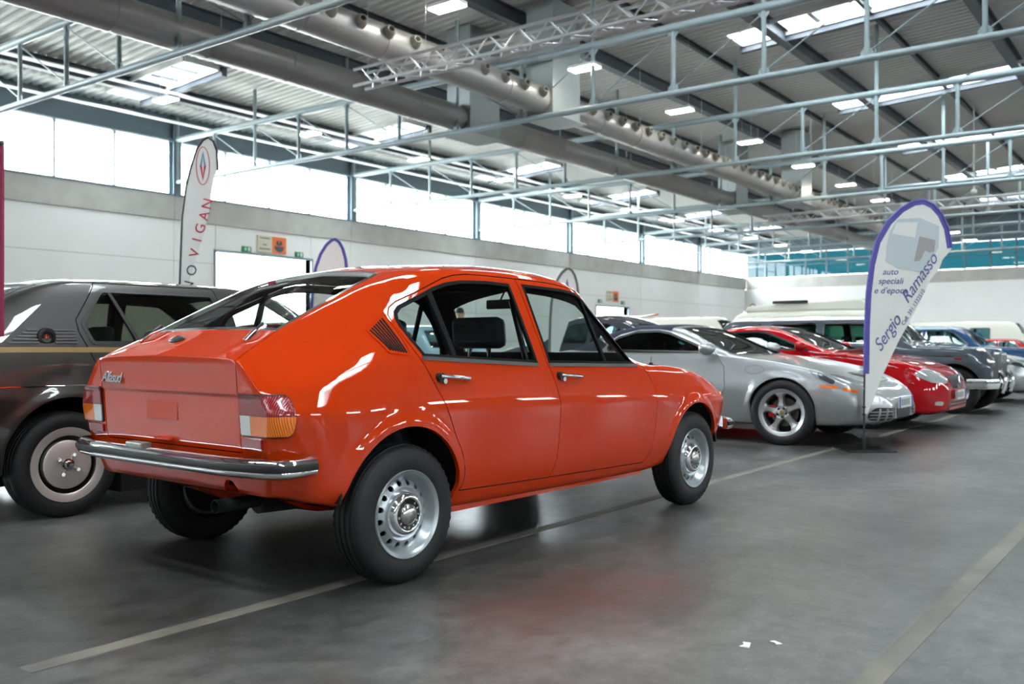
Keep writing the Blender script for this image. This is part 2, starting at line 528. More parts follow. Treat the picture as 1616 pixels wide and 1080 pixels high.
def simple_wheel(name, R, W, rimR, parent, loc, side=-1, style='disc', m_rim=None, n=48):
    """tyre > rim ; returns tyre"""
    m_rim = m_rim or M_STEEL
    ty = wheel_mesh(R, W, rimR, n, blocks=n > 60).build(name, M_TYRE, None, 35)
    place_part(ty, parent, loc, 0 if side < 0 else PI)
    h = W / 2
    if style == 'disc':
        prof = [(0, -h + .03), (rimR * .25, -h + .028), (rimR * .3, -h + .045), (rimR * .8, -h + .05), (rimR * .86, -h + .03), (rimR * .97, -h + .012), (rimR + .004, -h + .004), (rimR + .004, -h + .014), (rimR * .9, h - .02), (0, h - .03)]
        r = MB().lathe(prof, 40, closed=False).build('rim', m_rim, ty, 40)
        c = MB().lathe([(0, -h + .006), (rimR * .2, -h + .010), (rimR * .27, -h + .03), (0, -h + .035)], 24, closed=False).build('hub_cap', M_CHROME, ty, 40)
    elif style == 'turbo':      # five twisted spokes
        prof = [(rimR * .86, -h + .02), (rimR * .9, -h + .012), (rimR + .006, -h + .004), (rimR + .006, -h + .016), (rimR * .93, -h + .03), (rimR * .9, h - .02), (rimR * .86, h - .02)]
        r = MB().lathe(prof, 48).build('rim', m_rim, ty, 40)
        dk = MB().lathe([(0, -h + .10), (rimR * .62, -h + .10), (rimR * .62, -h + .112), (0, -h + .112)], 32, closed=False).build('brake_disc', mat('brake_steel', (120, 118, 115), rough=.4, metal=.8), ty, 40)
        bk = MB().lathe([(0, -h + .13), (rimR * .9, -h + .13), (rimR * .9, -h + .14), (0, -h + .14)], 32, closed=False).build('wheel_back', M_UNDER, ty)
        MB().box((-rimR * .66, -h + .055, -rimR * .22), (-rimR * .36, -h + .125, rimR * .28)).build('brake_caliper', mat('red_caliper', (190, 25, 20), rough=.35), ty, bevel=.006)
        hub = MB().lathe([(0, -h + .018), (rimR * .20, -h + .022), (rimR * .30, -h + .03), (rimR * .34, -h + .07), (0, -h + .08)], 32, closed=False).build('hub', m_rim, ty, 40)
        MB().lathe([(0, -h + .012), (rimR * .085, -h + .014), (rimR * .09, -h + .022), (0, -h + .024)], 16, closed=False).build('hub_badge', M_GOLD, hub)
        for k in range(5):
            a0 = 2 * PI * k / 5 + PI / 2 + .2
            vs, fs = [], []; N = 9
            for i in range(N):
                t = i / (N - 1); rr = rimR * (.2 + .69 * t); aa = a0 - .30 * t + .25 * t * t
                hw = (.30 - .12 * math.sin(PI * t) * 1.1 + .10 * t ** 4) * (1 if t < .85 else 1.25)
                w = rimR * hw * .62
                yy = -h + .024 + .012 * math.sin(PI * t)
                for q, dy in ((-1, .03), (-.6, 0), (.6, 0), (1, .03)):
                    px = rr * math.cos(aa) - q * w * math.sin(aa); pz = rr * math.sin(aa) + q * w * math.cos(aa)
                    vs.append((px, yy + dy, pz))
                for i2 in range(3):
                    if i < N - 1: fs.append((i * 4 + i2, i * 4 + i2 + 1, (i + 1) * 4 + i2 + 1, (i + 1) * 4 + i2))
            mb = MB(); mb.add(vs, fs); sp = mb.build('spoke', m_rim, hub, 50)
            sd = sp.modifiers.new('thick', 'SOLIDIFY'); sd.thickness = .014; sd.offset = 0
            aa = a0 + .55
            MB().tube((rimR * .2 * math.cos(aa), -h + .014, rimR * .2 * math.sin(aa)), (rimR * .2 * math.cos(aa), -h + .04, rimR * .2 * math.sin(aa)), .011, 8).build('wheel_bolt', mat('bolt_dark', (60, 60, 60), rough=.4, metal=.8), hub)
    elif style == 'plate':      # flat turned disc with black ring and four bolts
        r = MB().lathe([(rimR * .80, -h + .012), (rimR * .84, -h + .006), (rimR + .006, -h + .002), (rimR + .006, -h + .016), (rimR * .8, h - .02)], 56, closed=False).build('rim', m_rim, ty, 40)
        MB().lathe([(rimR * .60, -h + .05), (rimR * .83, -h + .045), (rimR * .83, -h + .06), (rimR * .6, -h + .06)], 48).build('black_ring', M_TRIM, ty, 40)
        d = MB().lathe([(0, -h + .016), (rimR * .64, -h + .012), (rimR * .67, -h + .016), (rimR * .67, -h + .06), (0, -h + .06)], 48, closed=False).build('wheel_disc', m_rim, ty, 40)
        hc = MB().lathe([(0, -h - .012), (.018, -h - .010), (.024, -h + .002), (.034, -h + .004), (.036, -h + .016), (0, -h + .02)], 24, closed=False).build('hub_cap', M_CHROME, ty, 40)
        for k in range(4):
            a = PI / 4 + .25 + k * PI / 2; rr = .062
            MB().tube((rr * math.cos(a), -h - .004, rr * math.sin(a)), (rr * math.cos(a), -h + .018, rr * math.sin(a)), .0105, 8).build('wheel_bolt', M_CHROME, ty)
            MB().tube((.03 * math.cos(a), -h + .010, .03 * math.sin(a)), (rr * math.cos(a), -h + .012, rr * math.sin(a)), .008, 6).build('hub_arm', m_rim, ty)
    return ty

def shell_body(L, thick, cuts):
    b = L.skin(0, -thick)
    for c in cuts: b = cut(b, c)
    return b
def both(poly, y0=.25, y1=1.4):
    """side-view prism meshes for the right and the left side"""
    return [pmesh(poly, -y1, -y0), pmesh(poly, y0, y1)]
def glass_pane(L, prism, d0=.010, d1=.015):
    return L.clip(-d0, -d1, prism)
def seal_ring(L, poly, grow, shrink, y0, y1, plane='xz', d0=-.0015, d1=.016):
    ring = cut(pmesh(offset_poly(poly, grow), y0, y1, plane), pmesh(offset_poly(poly, -shrink), y0 - .1 if y0 < y1 else y0 + .1, y1 + .1, plane))
    return L.clip(-d0, -d1, ring)
def ribbon(L, pts, w, out=.0012, sgn=-1, t=.004):
    """flat strip laid on the side of a body along (x, z) points"""
    mb = MB(); P = []
    for i, (x, z) in enumerate(pts):
        a = Vector(pts[max(i - 1, 0)]); b = Vector(pts[min(i + 1, len(pts) - 1)]); d = (b - a).normalized(); nn = Vector((-d.y, d.x)) * w / 2
        row = []
        for k in (1, -1):
            h = L.side(x + nn.x * k, z + nn.y * k, sgn)
            if h[0] is None: row = None; break
            row += [h[0] + h[1] * out, h[0] - h[1] * t]
        if row: P.append(row)
    n = len(P)
    if n < 2: return None
    vs = [v for r in P for v in r]                     # 0 outer top,1 inner top,2 outer bottom,3 inner bottom
    fs = []
    for i in range(n - 1):
        a, b = 4 * i, 4 * (i + 1)
        fs += [(a, a + 2, b + 2, b), (a + 1, b + 1, b + 3, a + 3), (a, b, b + 1, a + 1), (a + 2, a + 3, b + 3, b + 2)]
    fs += [(0, 1, 3, 2), (4 * n - 4, 4 * n - 2, 4 * n - 1, 4 * n - 3)]
    mb.add(vs, fs); return mb
def lerp_pts(pts, n=8):
    out = []
    for i in range(len(pts) - 1):
        for k in range(n): out.append(tuple(pts[i][j] + (pts[i + 1][j] - pts[i][j]) * k / n for j in range(len(pts[0]))))
    out.append(tuple(pts[-1])); return out
# ------------------------------------------------------------------ the orange fastback (axle at x=0, nose toward +x)
def build_fastback():
    car = empty('hatchback_car', (2.810, 3.373, 0), math.radians(-2.16))
    tag(car, 'bright orange four-door fastback car parked in the foreground', 'car')
    zb = [(-.64, .41), (-.40, .37), (-.25, .27), (.3, .255), (1.9, .245), (2.3, .28), (2.75, .34), (3.13, .37)]
    L2 = [(-.64, .60, .405), (-.45, .69, .375), (-.3, .715, .34), (-.15, .72, .28), (.3, .725, .262), (1.9, .725, .252), (2.2, .72, .275), (2.7, .71, .345), (2.9, .67, .365), (3.05, .60, .385), (3.13, .52, .40)]
    lines = [
        [(x, 0, z) for x, z in zb],
        [(p[0], p[1] - .12, p[2] + .0) for p in L2],
        L2,
        [(-.64, .615, .47), (-.55, .680, .45), (-.4, .738, .42), (-.2, .770, .41), (.3, .778, .405), (1.2, .778, .40), (2.3, .775, .41), (2.7, .76, .45), (2.9, .715, .46), (3.05, .635, .47), (3.13, .545, .48)],
        [(-.64, .660, .712), (-.60, .698, .712), (-.55, .728, .711), (-.4, .766, .709), (-.2, .790, .707), (.2, .795, .705), (.9, .797, .69), (1.9, .795, .672), (2.3, .79, .66), (2.6, .782, .65), (2.8, .762, .64), (2.95, .72, .63), (3.06, .655, .61), (3.13, .57, .59)],
        [(-.64, .625, .79), (-.60, .652, .80), (-.5, .690, .825), (-.3, .720, .875), (-.05, .742, .920), (.12, .748, .922), (.5, .754, .905), (.9, .756, .886), (1.5, .753, .872), (1.85, .745, .862), (2.2, .728, .847), (2.5, .708, .818), (2.7, .685, .785), (2.9, .645, .735), (3.03, .59, .685), (3.13, .50, .63)],
        [(-.64, .522, .905), (-.52, .505, .968), (-.414, .492, 1.022), (-.1, .500, 1.168), (.1, .527, 1.247), (.3, .565, 1.296), (.55, .592, 1.318), (.9, .602, 1.322), (1.2, .598, 1.312), (1.38, .590, 1.292), (1.48, .585, 1.264), (1.548, .592, 1.205), (1.70, .640, 1.045), (1.84, .69, .885), (1.92, .69, .864), (2.2, .66, .855), (2.5, .62, .828), (2.8, .56, .775), (3.0, .49, .715), (3.13, .40, .65)],
        [(-.64, .36, .913), (-.414, .34, 1.031), (-.1, .34, 1.179), (.1, .36, 1.270), (.3, .40, 1.327), (.55, .42, 1.355), (.9, .425, 1.374), (1.2, .42, 1.370), (1.4, .41, 1.350), (1.5, .40, 1.322), (1.6, .40, 1.262), (1.75, .42, 1.145), (1.9, .45, 1.022), (2.02, .47, .910), (2.10, .46, .878), (2.3, .45, .866), (2.6, .40, .825), (2.9, .35, .765), (3.13, .25, .665)],
        [(-.64, 0, .917), (-.414, 0, 1.036), (-.1, 0, 1.187), (.1, 0, 1.283), (.2, 0, 1.320), (.35, 0, 1.350), (.6, 0, 1.379), (.9, 0, 1.396), (1.2, 0, 1.396), (1.45, 0, 1.376), (1.57, 0, 1.338), (1.7, 0, 1.240), (1.9, 0, 1.072), (2.05, 0, .945), (2.12, 0, .890), (2.2, 0, .880), (2.5, 0, .852), (2.8, 0, .795), (3.0, 0, .735), (3.13, 0, .672)],
    ]
    rnd = [0, .3, .5, 1.0, .34, .55, .5, 1.0, 0]
    nseg = [2, 2, 2, 8, 6, 10, 2, 5]
    ncor = [0, 3, 4, 8, 4, 8, 7, 7, 0]
    xs = np.concatenate([[-.62, -.616, -.605, -.59], np.arange(-.572, 2.975, .022), [2.98, 3.0, 3.02, 3.04, 3.06, 3.08, 3.095, 3.108, 3.118, 3.124]])
    arches = [(-.015, .325, .318, .055), (2.44, .318, .308, .05)]
    def xoff(X, Y, Z):
        prof = np.interp(Z, [.38, .42, .48, .57, .60, .700, .776, .786, .86, .90, 1.0], [.075, .06, .045, .016, .012, .004, -.001, -.008, -.013, -.017, -.02])
        w = np.clip((-.40 - X) / .2, 0, 1)
        wf = np.clip((X - 2.85) / .27, 0, 1); pf = np.interp(Z, [.36, .45, .55, .62, .7], [-.13, -.09, -.02, 0, 0])
        return prof * w * w * (3 - 2 * w) + pf * wf * wf
    L = Loft(lines, rnd, nseg, ncor, xs, arch_bump(arches), xoff, 30)
    rwin = [(.122, .925), (.50, .905), (.885, .888), (.830, 1.268), (.664, 1.273), (.50, 1.267), (.400, 1.252), (.32, 1.228), (.194, 1.175), (.101, 1.136), (.072, 1.112), (.062, 1.085), (.064, 1.05), (.085, .99)]
    fwin = [(.980, .886), (1.40, .877), (1.795, .870), (1.735, .965), (1.600, 1.112), (1.515, 1.190), (1.464, 1.230), (1.42, 1.248), (1.376, 1.257), (1.258, 1.265), (.935, 1.272)]
    rdoor = [(.895, 1.297), (.70, 1.301), (.558, 1.300), (.47, 1.291), (.40, 1.274), (.331, 1.247), (.2, 1.194), (.102, 1.156), (.058, 1.130), (.037, 1.099), (.040, 1.06), (.062, .99), (.098, .915), (.154, .809), (.211, .704), (.258, .605), (.312, .509), (.335, .44), (.332, .38), (.320, .342), (.65, .334), (.976, .328), (.998, .36), (1.014, .41), (1.018, .552), (1.018, .689), (1.006, .759), (.986, .838), (.962, .876)]
    fdoor = [(.900, 1.297), (.967, .876), (.991, .838), (1.011, .759), (1.023, .689), (1.023, .552), (1.019, .41), (1.003, .36), (.981, .328), (1.40, .320), (1.875, .313), (1.905, .34), (1.940, .398), (1.952, .529), (1.958, .648), (1.953, .724), (1.924, .794), (1.880, .848), (1.838, .868), (1.690, 1.032), (1.540, 1.188), (1.475, 1.247), (1.43, 1.266), (1.385, 1.275), (1.16, 1.292)]
    rear_glass = [(-.400, -.437), (-.402, .437), (-.10, .425), (.12, .408), (.170, .39), (.188, .33), (.196, 0), (.188, -.33), (.170, -.39), (.12, -.408), (-.10, -.425)]
    screen = [(1.60, -.47), (1.90, -.625), (1.955, -.63), (2.04, -.45), (2.085, -.2), (2.09, 0), (2.085, .2), (2.04, .45), (1.955, .63), (1.90, .625), (1.60, .47), (1.595, 0)]
    lid = [(-.408, -.445), (-.408, .445), (-.75, .530), (-.75, -.530)]
    hood = [(2.17, -.60), (2.17, .60), (2.6, .56), (3.0, .45), (3.0, -.45), (2.6, -.56)]
    body = shell_body(L, .02, [])
    cs = [c for poly in (rwin, fwin) for c in both(poly)]
    for xa, za, ra, w in arches:
        k0, k1 = (.93, .93) if xa > 1 else (.96, .82)
        ap = [(xa - ra * k0, .1), (xa + ra * k1, .1)] + [(xa + ra * math.cos(t), za + ra * math.sin(t)) for t in np.linspace(.0 if k1 > .9 else .15, PI, 60)]
        cs += both(ap, .40, 1.1)
    body = cut(body, merge(cs)); body = cut(body, merge([pmesh(rear_glass, .93, 1.6, 'xy'), pmesh(screen, .93, 1.6, 'xy')]))
    body = cut(body, MB().tube((-.9, -.36, .405), (-.3, -.36, .405), .045, 20).mesh())
    paints = [M_ORANGE, M_DARK, M_UNDER]
    panels = []
    for nm, poly in (('rear_door', rdoor), ('front_door', fdoor)):
        for sgn in (-1, 1):
            a, b = (-1.2, -.45) if sgn < 0 else (.45, 1.2)
            p = inter(body, pmesh(poly, a, b)); body = cut(body, pmesh(offset_poly(poly, .0048), a, b)); panels.append((nm, p, sgn))
    p = inter(body, MB().prism(lid, .569, 1.2, 'xy').mesh()); body = cut(body, pmesh(offset_poly(lid, .005), .564, 1.2, 'xy')); panels.append(('boot_lid', p, 0))
    p = inter(body, pmesh(hood, .6, 1.2, 'xy')); body = cut(body, pmesh(offset_poly(hood, .004), .6, 1.2, 'xy')); panels.append(('bonnet', p, 0))
    link('body_shell', L.dress(body, paints, 1, .45), None, car)
    parts = {}
    for nm, p, sgn in panels:
        parts[(nm, sgn)] = link(nm, L.dress(p, paints), None, car)
    # glass and seals
    for poly, nm in ((rwin, 'rear_door'), (fwin, 'front_door')):
        for sgn in (-1, 1):
            a, b = (-1.2, -.45) if sgn < 0 else (.45, 1.2)
            link('window_glass', L.smooth_like(glass_pane(L, pmesh(offset_poly(poly, .006), a, b))), M_GLASS, parts[(nm, sgn)])
            link('window_seal', seal_ring(L, poly, .004, .012, a, b), M_SEAL, parts[(nm, sgn)])
            # quarter-light divider
            dv = [(.268, 1.262), (.300, 1.262), (.322, .905), (.296, .905)] if poly is rwin else [(1.452, 1.235), (1.476, 1.225), (1.512, .868), (1.490, .868)]
            link('quarter_light_divider', L.clip(-.001, -.018, pmesh(dv, a, b)), M_SEAL, parts[(nm, sgn)])
            bl = [(x, z - .010) for x, z in (lerp_pts([(.105, .926), (.5, .906), (.885, .887)], 6) if poly is rwin else lerp_pts([(.975, .886), (1.4, .877), (1.81, .868)], 6))]
            rb = ribbon(L, bl, .016, .006, sgn)
            rb.build('belt_chrome_strip', M_CHROME, parts[(nm, sgn)])
    link('rear_window', L.smooth_like(glass_pane(L, pmesh(offset_poly(rear_glass, .006), .93, 1.6, 'xy'))), M_GLASS, car)
    link('rear_window_seal', seal_ring(L, rear_glass, .010, .010, .93, 1.6, 'xy', -.002), M_CHROME, car)
    link('windscreen', L.smooth_like(glass_pane(L, pmesh(offset_poly(screen, .006), .93, 1.6, 'xy'))), M_GLASS, car)
    link('windscreen_seal', seal_ring(L, screen, .008, .014, .93, 1.6, 'xy'), M_TRIM, car)
    # wheel wells
    for xa, za, ra, w in arches:
        for sg in (-1, 1):
            mb = MB(); n = 28; vs = []; r = ra + .012
            for k in range(n + 1):
                t = .12 + (PI - .24) * k / n
                vs += [(xa + r * math.cos(t), sg * .755, za + r * math.sin(t)), (xa + r * math.cos(t), sg * .40, za + r * math.sin(t)), (xa + (r + .01) * math.cos(t), sg * .40, za + (r + .01) * math.sin(t)), (xa + (r + .01) * math.cos(t), sg * .755, za + (r + .01) * math.sin(t))]
            fs = [(4 * k + i, 4 * k + (i + 1) % 4, 4 * k + 4 + (i + 1) % 4, 4 * k + 4 + i) for k in range(n) for i in range(4)]
            mb.add(vs, fs)
            hd = [(xa + r * math.cos(.12 + (PI - .24) * k / 24), za + r * math.sin(.12 + (PI - .24) * k / 24)) for k in range(25)]
            mb.prism(hd, sg * .40, sg * .41)
            mb.build('wheel_well', M_UNDER, car)
    # tail lamps
    rear_v = round_poly([(-.516, .637), (-.515, .786), (-.90, .786), (-.90, .637)], .005, 1)
    for sg in (-1, 1):
        yz = [(y * -sg, z) for y, z in rear_v]
        side = round_poly([(-.80, .630), (-.80, .795), (-.546, .788), (-.538, .70), (-.546, .634)], .03, 5)
        box = inter(pmesh(yz, -.80, -.40, 'yz'), pmesh(side, *sorted((sg * .3, sg))))
        side2 = offset_poly(side, .005); yz2 = offset_poly(yz, .005)
        g = link('tail_lamp', L.clip(.006, -.02, inter(pmesh(yz2, -.80, -.40, 'yz'), pmesh(side2, *sorted((sg * .3, sg))))), M_TRIM, car)
        lens = L.clip(.011, -.02, box)
        def zone(y0, y1, z0, z1):
            a, b = sorted((y0 * sg, y1 * sg)); return inter(lens, MB().box((-1, a, z0), (-.3, b, z1)).mesh())
        link('brake_lens', zone(.50, 1, .712, .80), M_LENSR, g)
        link('reversing_lens', zone(.50, .578, .60, .710), M_CLEAR, g)
        link('indicator_lens', zone(.580, 1, .60, .710), M_LENSA, g)
        rf = L.clip(.010, -.02, MB().box((-.8, sg * .515 if sg > 0 else -.635, .590), (-.4, sg * .635 if sg > 0 else -.515, .623)).mesh())
        link('rear_reflector', rf, M_LENSR, car)
    # C-pillar louvre
    lv = round_poly([(-.108, 1.036), (.020, 1.112), (.036, 1.06), (.055, .940), (.046, .928), (-.062, .940)], .012, 3)
    for sg in (-1, 1):
        a, b = (-1.2, -.45) if sg < 0 else (.45, 1.2)
        fr = L.clip(.004, -.01, cut(pmesh(lv, a, b), pmesh(offset_poly(lv, -.006), a - .1, b + .1)))
        g = link('air_vent', fr, M_ORANGE, car)
        for k in range(7):
            t = (k + .5) / 7
            p0 = Vector((-.092 + (.006 + .092) * t, 1.030 + (1.088 - 1.030) * t)); p1 = Vector((-.050 + (.040 + .050) * t, .952 + (.938 - .952) * t))
            rb = ribbon(L, lerp_pts([tuple(p0), tuple(p1)], 5), .0095, .0015, sg); rb.build('vent_slot', M_SEAL, g)
    # door handles
    for (nm, x0, x1, z0, z1) in (('rear_door', .170, .350, .842, .826), ('front_door', 1.030, 1.205, .827, .814)):
        for sg in (-1, 1):
            a = L.side(x0, z0, sg)[0]; b = L.side(x1, z1, sg)[0]; n = Vector((0, sg, 0))
            d = parts[(nm, sg)]
            g = MB().path([a + n * .022, a * .5 + b * .5 + n * .030, b + n * .022], .0095, 8).build('door_handle', M_CHROME, d, 60)
            MB().tube(a + Vector((.012, -sg * .004, -.006)), a + Vector((.012, sg * .022, -.006)), .020, 14).build('handle_base', M_TRIM, g, 40)
            MB().tube(b + n * -.004, b + n * .02, .010, 10).build('handle_foot', M_TRIM, g, 40)
            MB().tube(a + Vector((.03, sg * .002, -.022)), a + Vector((.03, sg * .024, -.022)), .012, 12).build('lock_button', M_CHROME, g, 40)
    # bumpers
    def bump_path(xr, xc, xe, yw):
        R = [(xe, -yw), ((xe + xc) / 2, -yw - .004), (xc, -yw + .006), (xc + (xr - xc) * .50, -yw + .07), (xc + (xr - xc) * .85, -yw + .20), (xr - (xr - xc) * .03, -.45), (xr, 0)]
        P = R + [(x, -y) for x, y in reversed(R[:-1])]
        c = P
        for _ in range(2):
            q = [c[0]]
            for i in range(len(c) - 1):
                a, b = c[i], c[i + 1]; q += [(a[0] * .75 + b[0] * .25, a[1] * .75 + b[1] * .25), (a[0] * .25 + b[0] * .75, a[1] * .25 + b[1] * .75)]
            q.append(c[-1]); c = q
        return c
    for rear in (True, False):
        if rear: pth = bump_path(-.668, -.595, -.462, .732); z = .522
        else: pth = bump_path(3.17, 3.00, 2.92, .735); z = .462
        pts = [(x, y, z) for x, y in pth]
        if not rear: pts = [(x, -y, z) for x, y, z in pts]
        arc = [(-.012, .040), (.012, .040), (.026, .033), (.033, .018), (.030, .012), (.030, -.012), (.033, -.018), (.030, -.030), (.018, -.040), (-.012, -.040)]
        prof = [(a * -.9, b * .86) for a, b in arc]
        g = MB().sweep(pts, prof).build('rear_bumper' if rear else 'front_bumper', M_CHROME, car, 50)
        MB().sweep(pts, [(-.020, .0135), (-.034, .0115), (-.037, 0), (-.034, -.0115), (-.020, -.0135)]).build('bumper_rubber_strip', M_RUBBER, g, 40)
        if rear:
            MB().box((-.692, .065, .550), (-.642, .190, .574)).build('plate_lamp', mat('dull_alloy', (150, 150, 146), rough=.45, metal=.6), g, bevel=.006)
    # boot fittings
    bl = parts[('boot_lid', 0)]
    for sg in (-1, 1):
        h0 = L.hit((-.515, sg * .385, 2), (0, 0, -1))[0]; h1 = L.hit((-.405, sg * .372, 2), (0, 0, -1))[0]
        g = MB().path([h0 + Vector((0, 0, .006)), (h0 + h1) / 2 + Vector((-.01, 0, .016)), h1 + Vector((0, 0, .016))], .008, 8).build('boot_hinge', M_CHROME, car, 60)
        MB().path([h0 + Vector((.02, 0, .018)), h1 + Vector((-.015, 0, .025))], .007, 6).build('hinge_pad', M_TRIM, g)
    h = L.hit((-.505, .105, 2), (0, 0, -1))[0]
    T = Vector((1, 0, .5)).normalized(); N = Vector((-.5, 0, 1)).normalized()
    mb = MB(); vs = []; n = 24
    for ring_r, hh in ((1, 0), (1, .006), (.8, .011), (.0, .012)):
        for k in range(n):
            a = 2 * PI * k / n; vs.append(h + T * .026 * ring_r * math.sin(a) + Vector((0, 1, 0)) * .050 * ring_r * math.cos(a) + N * hh)
    fs = [(r * n + k, r * n + (k + 1) % n, (r + 1) * n + (k + 1) % n, (r + 1) * n + k) for r in range(3) for k in range(n)] + [tuple(range(n))]
    mb.add(vs, fs); em = mb.build('boot_emblem', M_TRIM, bl, 50)
    em2 = MB(); em2.add([h + T * .018 * math.sin(2 * PI * k / 20) + Vector((0, 1, 0)) * .016 * math.cos(2 * PI * k / 20) + N * q for q in (.011, .0145) for k in range(20)], [tuple(range(20)), tuple(range(20, 40))] + [(k, (k + 1) % 20, 20 + (k + 1) % 20, 20 + k) for k in range(20)])
    em2.build('emblem_disc', M_CHROME, em)
    def tailx(y, z):
        q = L.hit((-2, y, z), (1, 0, 0))[0]; return q.x
    text('script_badge', 'Alfasud', .062, M_CHROME, bl, (tailx(.40, .832) - .004, .405, .832), (0, -1, -.02), (0.05, 0, 1), .003, .35, 'CENTER', .88, .0012)
    # pressed plate field and grip on the lid
    xq = tailx(.03, .715)
    MB().prism(round_poly([(.150, .762), (.150, .668), (-.082, .668), (-.082, .762)], .010, 3), -.004, 0.012, 'yz').build('plate_field', M_ORANGE, bl, loc=(xq + .002, 0, 0), bevel=.0015)
    xg = tailx(.02, .60)
    MB().box((xg - .020, -.030, .583), (xg + .002, .058, .597)).build('lid_grip', M_ORANGE, bl, bevel=.005)
    # exhaust
    ex = MB().lathe([(.024, 0), (.027, 0), (.027, .30), (.024, .30)], 20, 'x', (-.60, -.315, .345)).build('exhaust_pipe', M_UNDER, car, 40)
    MB().tube((-.40, -.315, .345), (.2, -.30, .32), .055, 16).build('silencer', M_UNDER, ex, 40)
    MB().box((.30, -.55, .29), (2.0, .55, .335)).build('floor_pan', M_UNDER, car)
    MB().tube((0, -.62, .285), (0, .62, .285), .035, 12).build('rear_axle', M_UNDER, car, 40)
    # sill flange
    for sg in (-1, 1):
        MB().box((.27, sg * .700, .240), (1.92, sg * .708, .285)).build('sill_flange', M_ORANGE, car)
    # aerial
    h = L.hit((2.12, -.655, 2), (0, 0, -1))[0]
    MB().tube(h, h + Vector((0, 0, .012)), .012, 10).tube(h, h + Vector((.002, 0, .045)), .0025, 6).build('aerial', M_TRIM, car)
    # side repeater, headlamp side
    h = L.side(2.86, .66)[0]
    MB().lathe([(0, -.012), (.012, -.009), (.016, 0), (0, .004)], 14, 'y', tuple(h), False).build('side_repeater', M_AMBER, car, 50)
    for sg in (-1, 1):
        for yy in (.40, .57):
            MB().lathe([(0, .05), (.05, .045), (.075, .02), (.082, 0), (.0, -.02)], 24, 'x', (3.085, sg * yy, .575), False).build('headlamp', M_CLEAR, car, 40)
    # wheels
    for xa, sg in ((0, -1), (0, 1), (2.455, -1), (2.455, 1)):
        R, W, rr = .284, .160, .170
        ty = wheel_mesh(R, W, rr, 96).build('wheel', M_TYRE, None, 40); place_part(ty, car, (xa, sg * .69, R - .002), 0 if sg < 0 else PI)
        h = W / 2
        rim = MB().lathe([(.128, -h + .060), (.140, -h + .040), (.152, -h + .030), (.158, -h + .012), (.168, -h + .004), (.178, -h - .001), (.181, -h + .004), (.178, -h + .010), (.170, -h + .012), (.162, -h + .035), (.155, h - .02), (.128, h - .03)], 72).build('rim', M_STEEL, ty, 40)
        disc = MB().lathe([(.001, -h + .055), (.085, -h + .055), (.093, -h + .030), (.108, -h + .026), (.128, -h + .034), (.150, -h + .060), (.150, -h + .066), (.126, -h + .042), (.108, -h + .034), (.095, -h + .040), (.088, -h + .062), (.001, -h + .062)], 72).mesh()
        hm = MB()
        for k in range(16):
            a = 2 * PI * (k + .4) / 16
            hm.tube((.126 * math.cos(a), -h - .02, .126 * math.sin(a)), (.126 * math.cos(a), -h + .10, .126 * math.sin(a)), .0118, 12)
        disc = cut(disc, hm.mesh()); link('wheel_disc', disc, M_STEEL, ty, 35)
        MB().lathe([(.0, h - .03), (.15, h - .03), (.15, h - .025), (0, h - .025)], 32, closed=False).build('wheel_back', M_UNDER, ty)
        MB().lathe([(0, -h + .09), (.150, -h + .09), (.150, -h + .095), (0, -h + .095)], 32, closed=False).build('brake_drum', M_UNDER, ty)
        hc = MB().lathe([(.060, -h + .006), (.064, -h - .002), (.072, -h - .004), (.084, -h + .004), (.094, -h + .022), (.096, -h + .034), (.05, -h + .04)], 56, closed=False).build('hub_cap', M_CHROME, ty, 50)
        MB().lathe([(.044, -h + .003), (.063, -h - .001), (.063, -h + .012), (.044, -h + .012)], 48).build('hub_cap_ring', M_TRIM, hc, 40)
        MB().lathe([(0, -h - .018), (.022, -h - .016), (.038, -h - .010), (.046, -h + .002), (.046, -h + .01), (0, -h + .012)], 40, closed=False).build('hub_cap_dome', mat('satin_chrome', (196, 194, 190), rough=.2, metal=1.0), hc, 50)
        if sg < 0:
            for k, chh in enumerate('ALFAROMEO'):
                a = PI * .28 - k * 2 * PI / 13
                text('cap_letter', chh, .013, M_WHITE, hc, (.0535 * math.cos(a), -h - .0016, .0535 * math.sin(a)), (math.sin(a), 0, -math.cos(a)), (math.cos(a), 0, math.sin(a)), .0006)
    # interior
    MB().box((.15, -.66, .34), (1.9, .66, .36)).build('cabin_floor', M_DARK, car)
    def rbox(name, x0, x1, y0, y1, z0, z1, m, tilt=0, bev=.03, par=car, zt=0):
        mb = MB().box((x0, y0, z0), (x1, y1, z1))
        if tilt: mb.v = [(x - (z - z0) * tilt, y, z) for x, y, z in mb.v]
        return mb.build(name, m, par, 60, bevel=bev)
    for yy in (-.35, .35):
        g = rbox('front_seat', .98, 1.12, yy - .24, yy + .24, .40, .90, M_LEATHER, .22, .05)
        rbox('seat_cushion', 1.02, 1.52, yy - .24, yy + .24, .38, .54, M_LEATHER, 0, .05, g)
        rbox('headrest', .885, .965, yy - .165, yy + .165, .955, 1.115, M_LEATHER, .1, .035, g)
        for q in (-.07, .07): MB().tube((.915, yy + q, .86), (.925, yy + q, .98), .007, 8).build('headrest_post', M_CHROME, g)
    g = rbox('rear_seat', .12, .26, -.60, .60, .42, .84, M_LEATHER, .30, .05)
    rbox('rear_seat_cushion', .22, .70, -.60, .60, .38, .54, M_LEATHER, 0, .05, g)
    rbox('parcel_shelf', -.40, .08, -.56, .56, .86, .875, M_DARK, 0, 0)
    rbox('dashboard', 1.72, 2.06, -.64, .64, .62, .86, M_DARK, .25, .04)
    sw = MB(); n = 32
    c0 = Vector((1.60, .36, .84)); ax = Vector((-.85, 0, .5)).normalized(); u = Vector((0, 1, 0)); w = ax.cross(u)
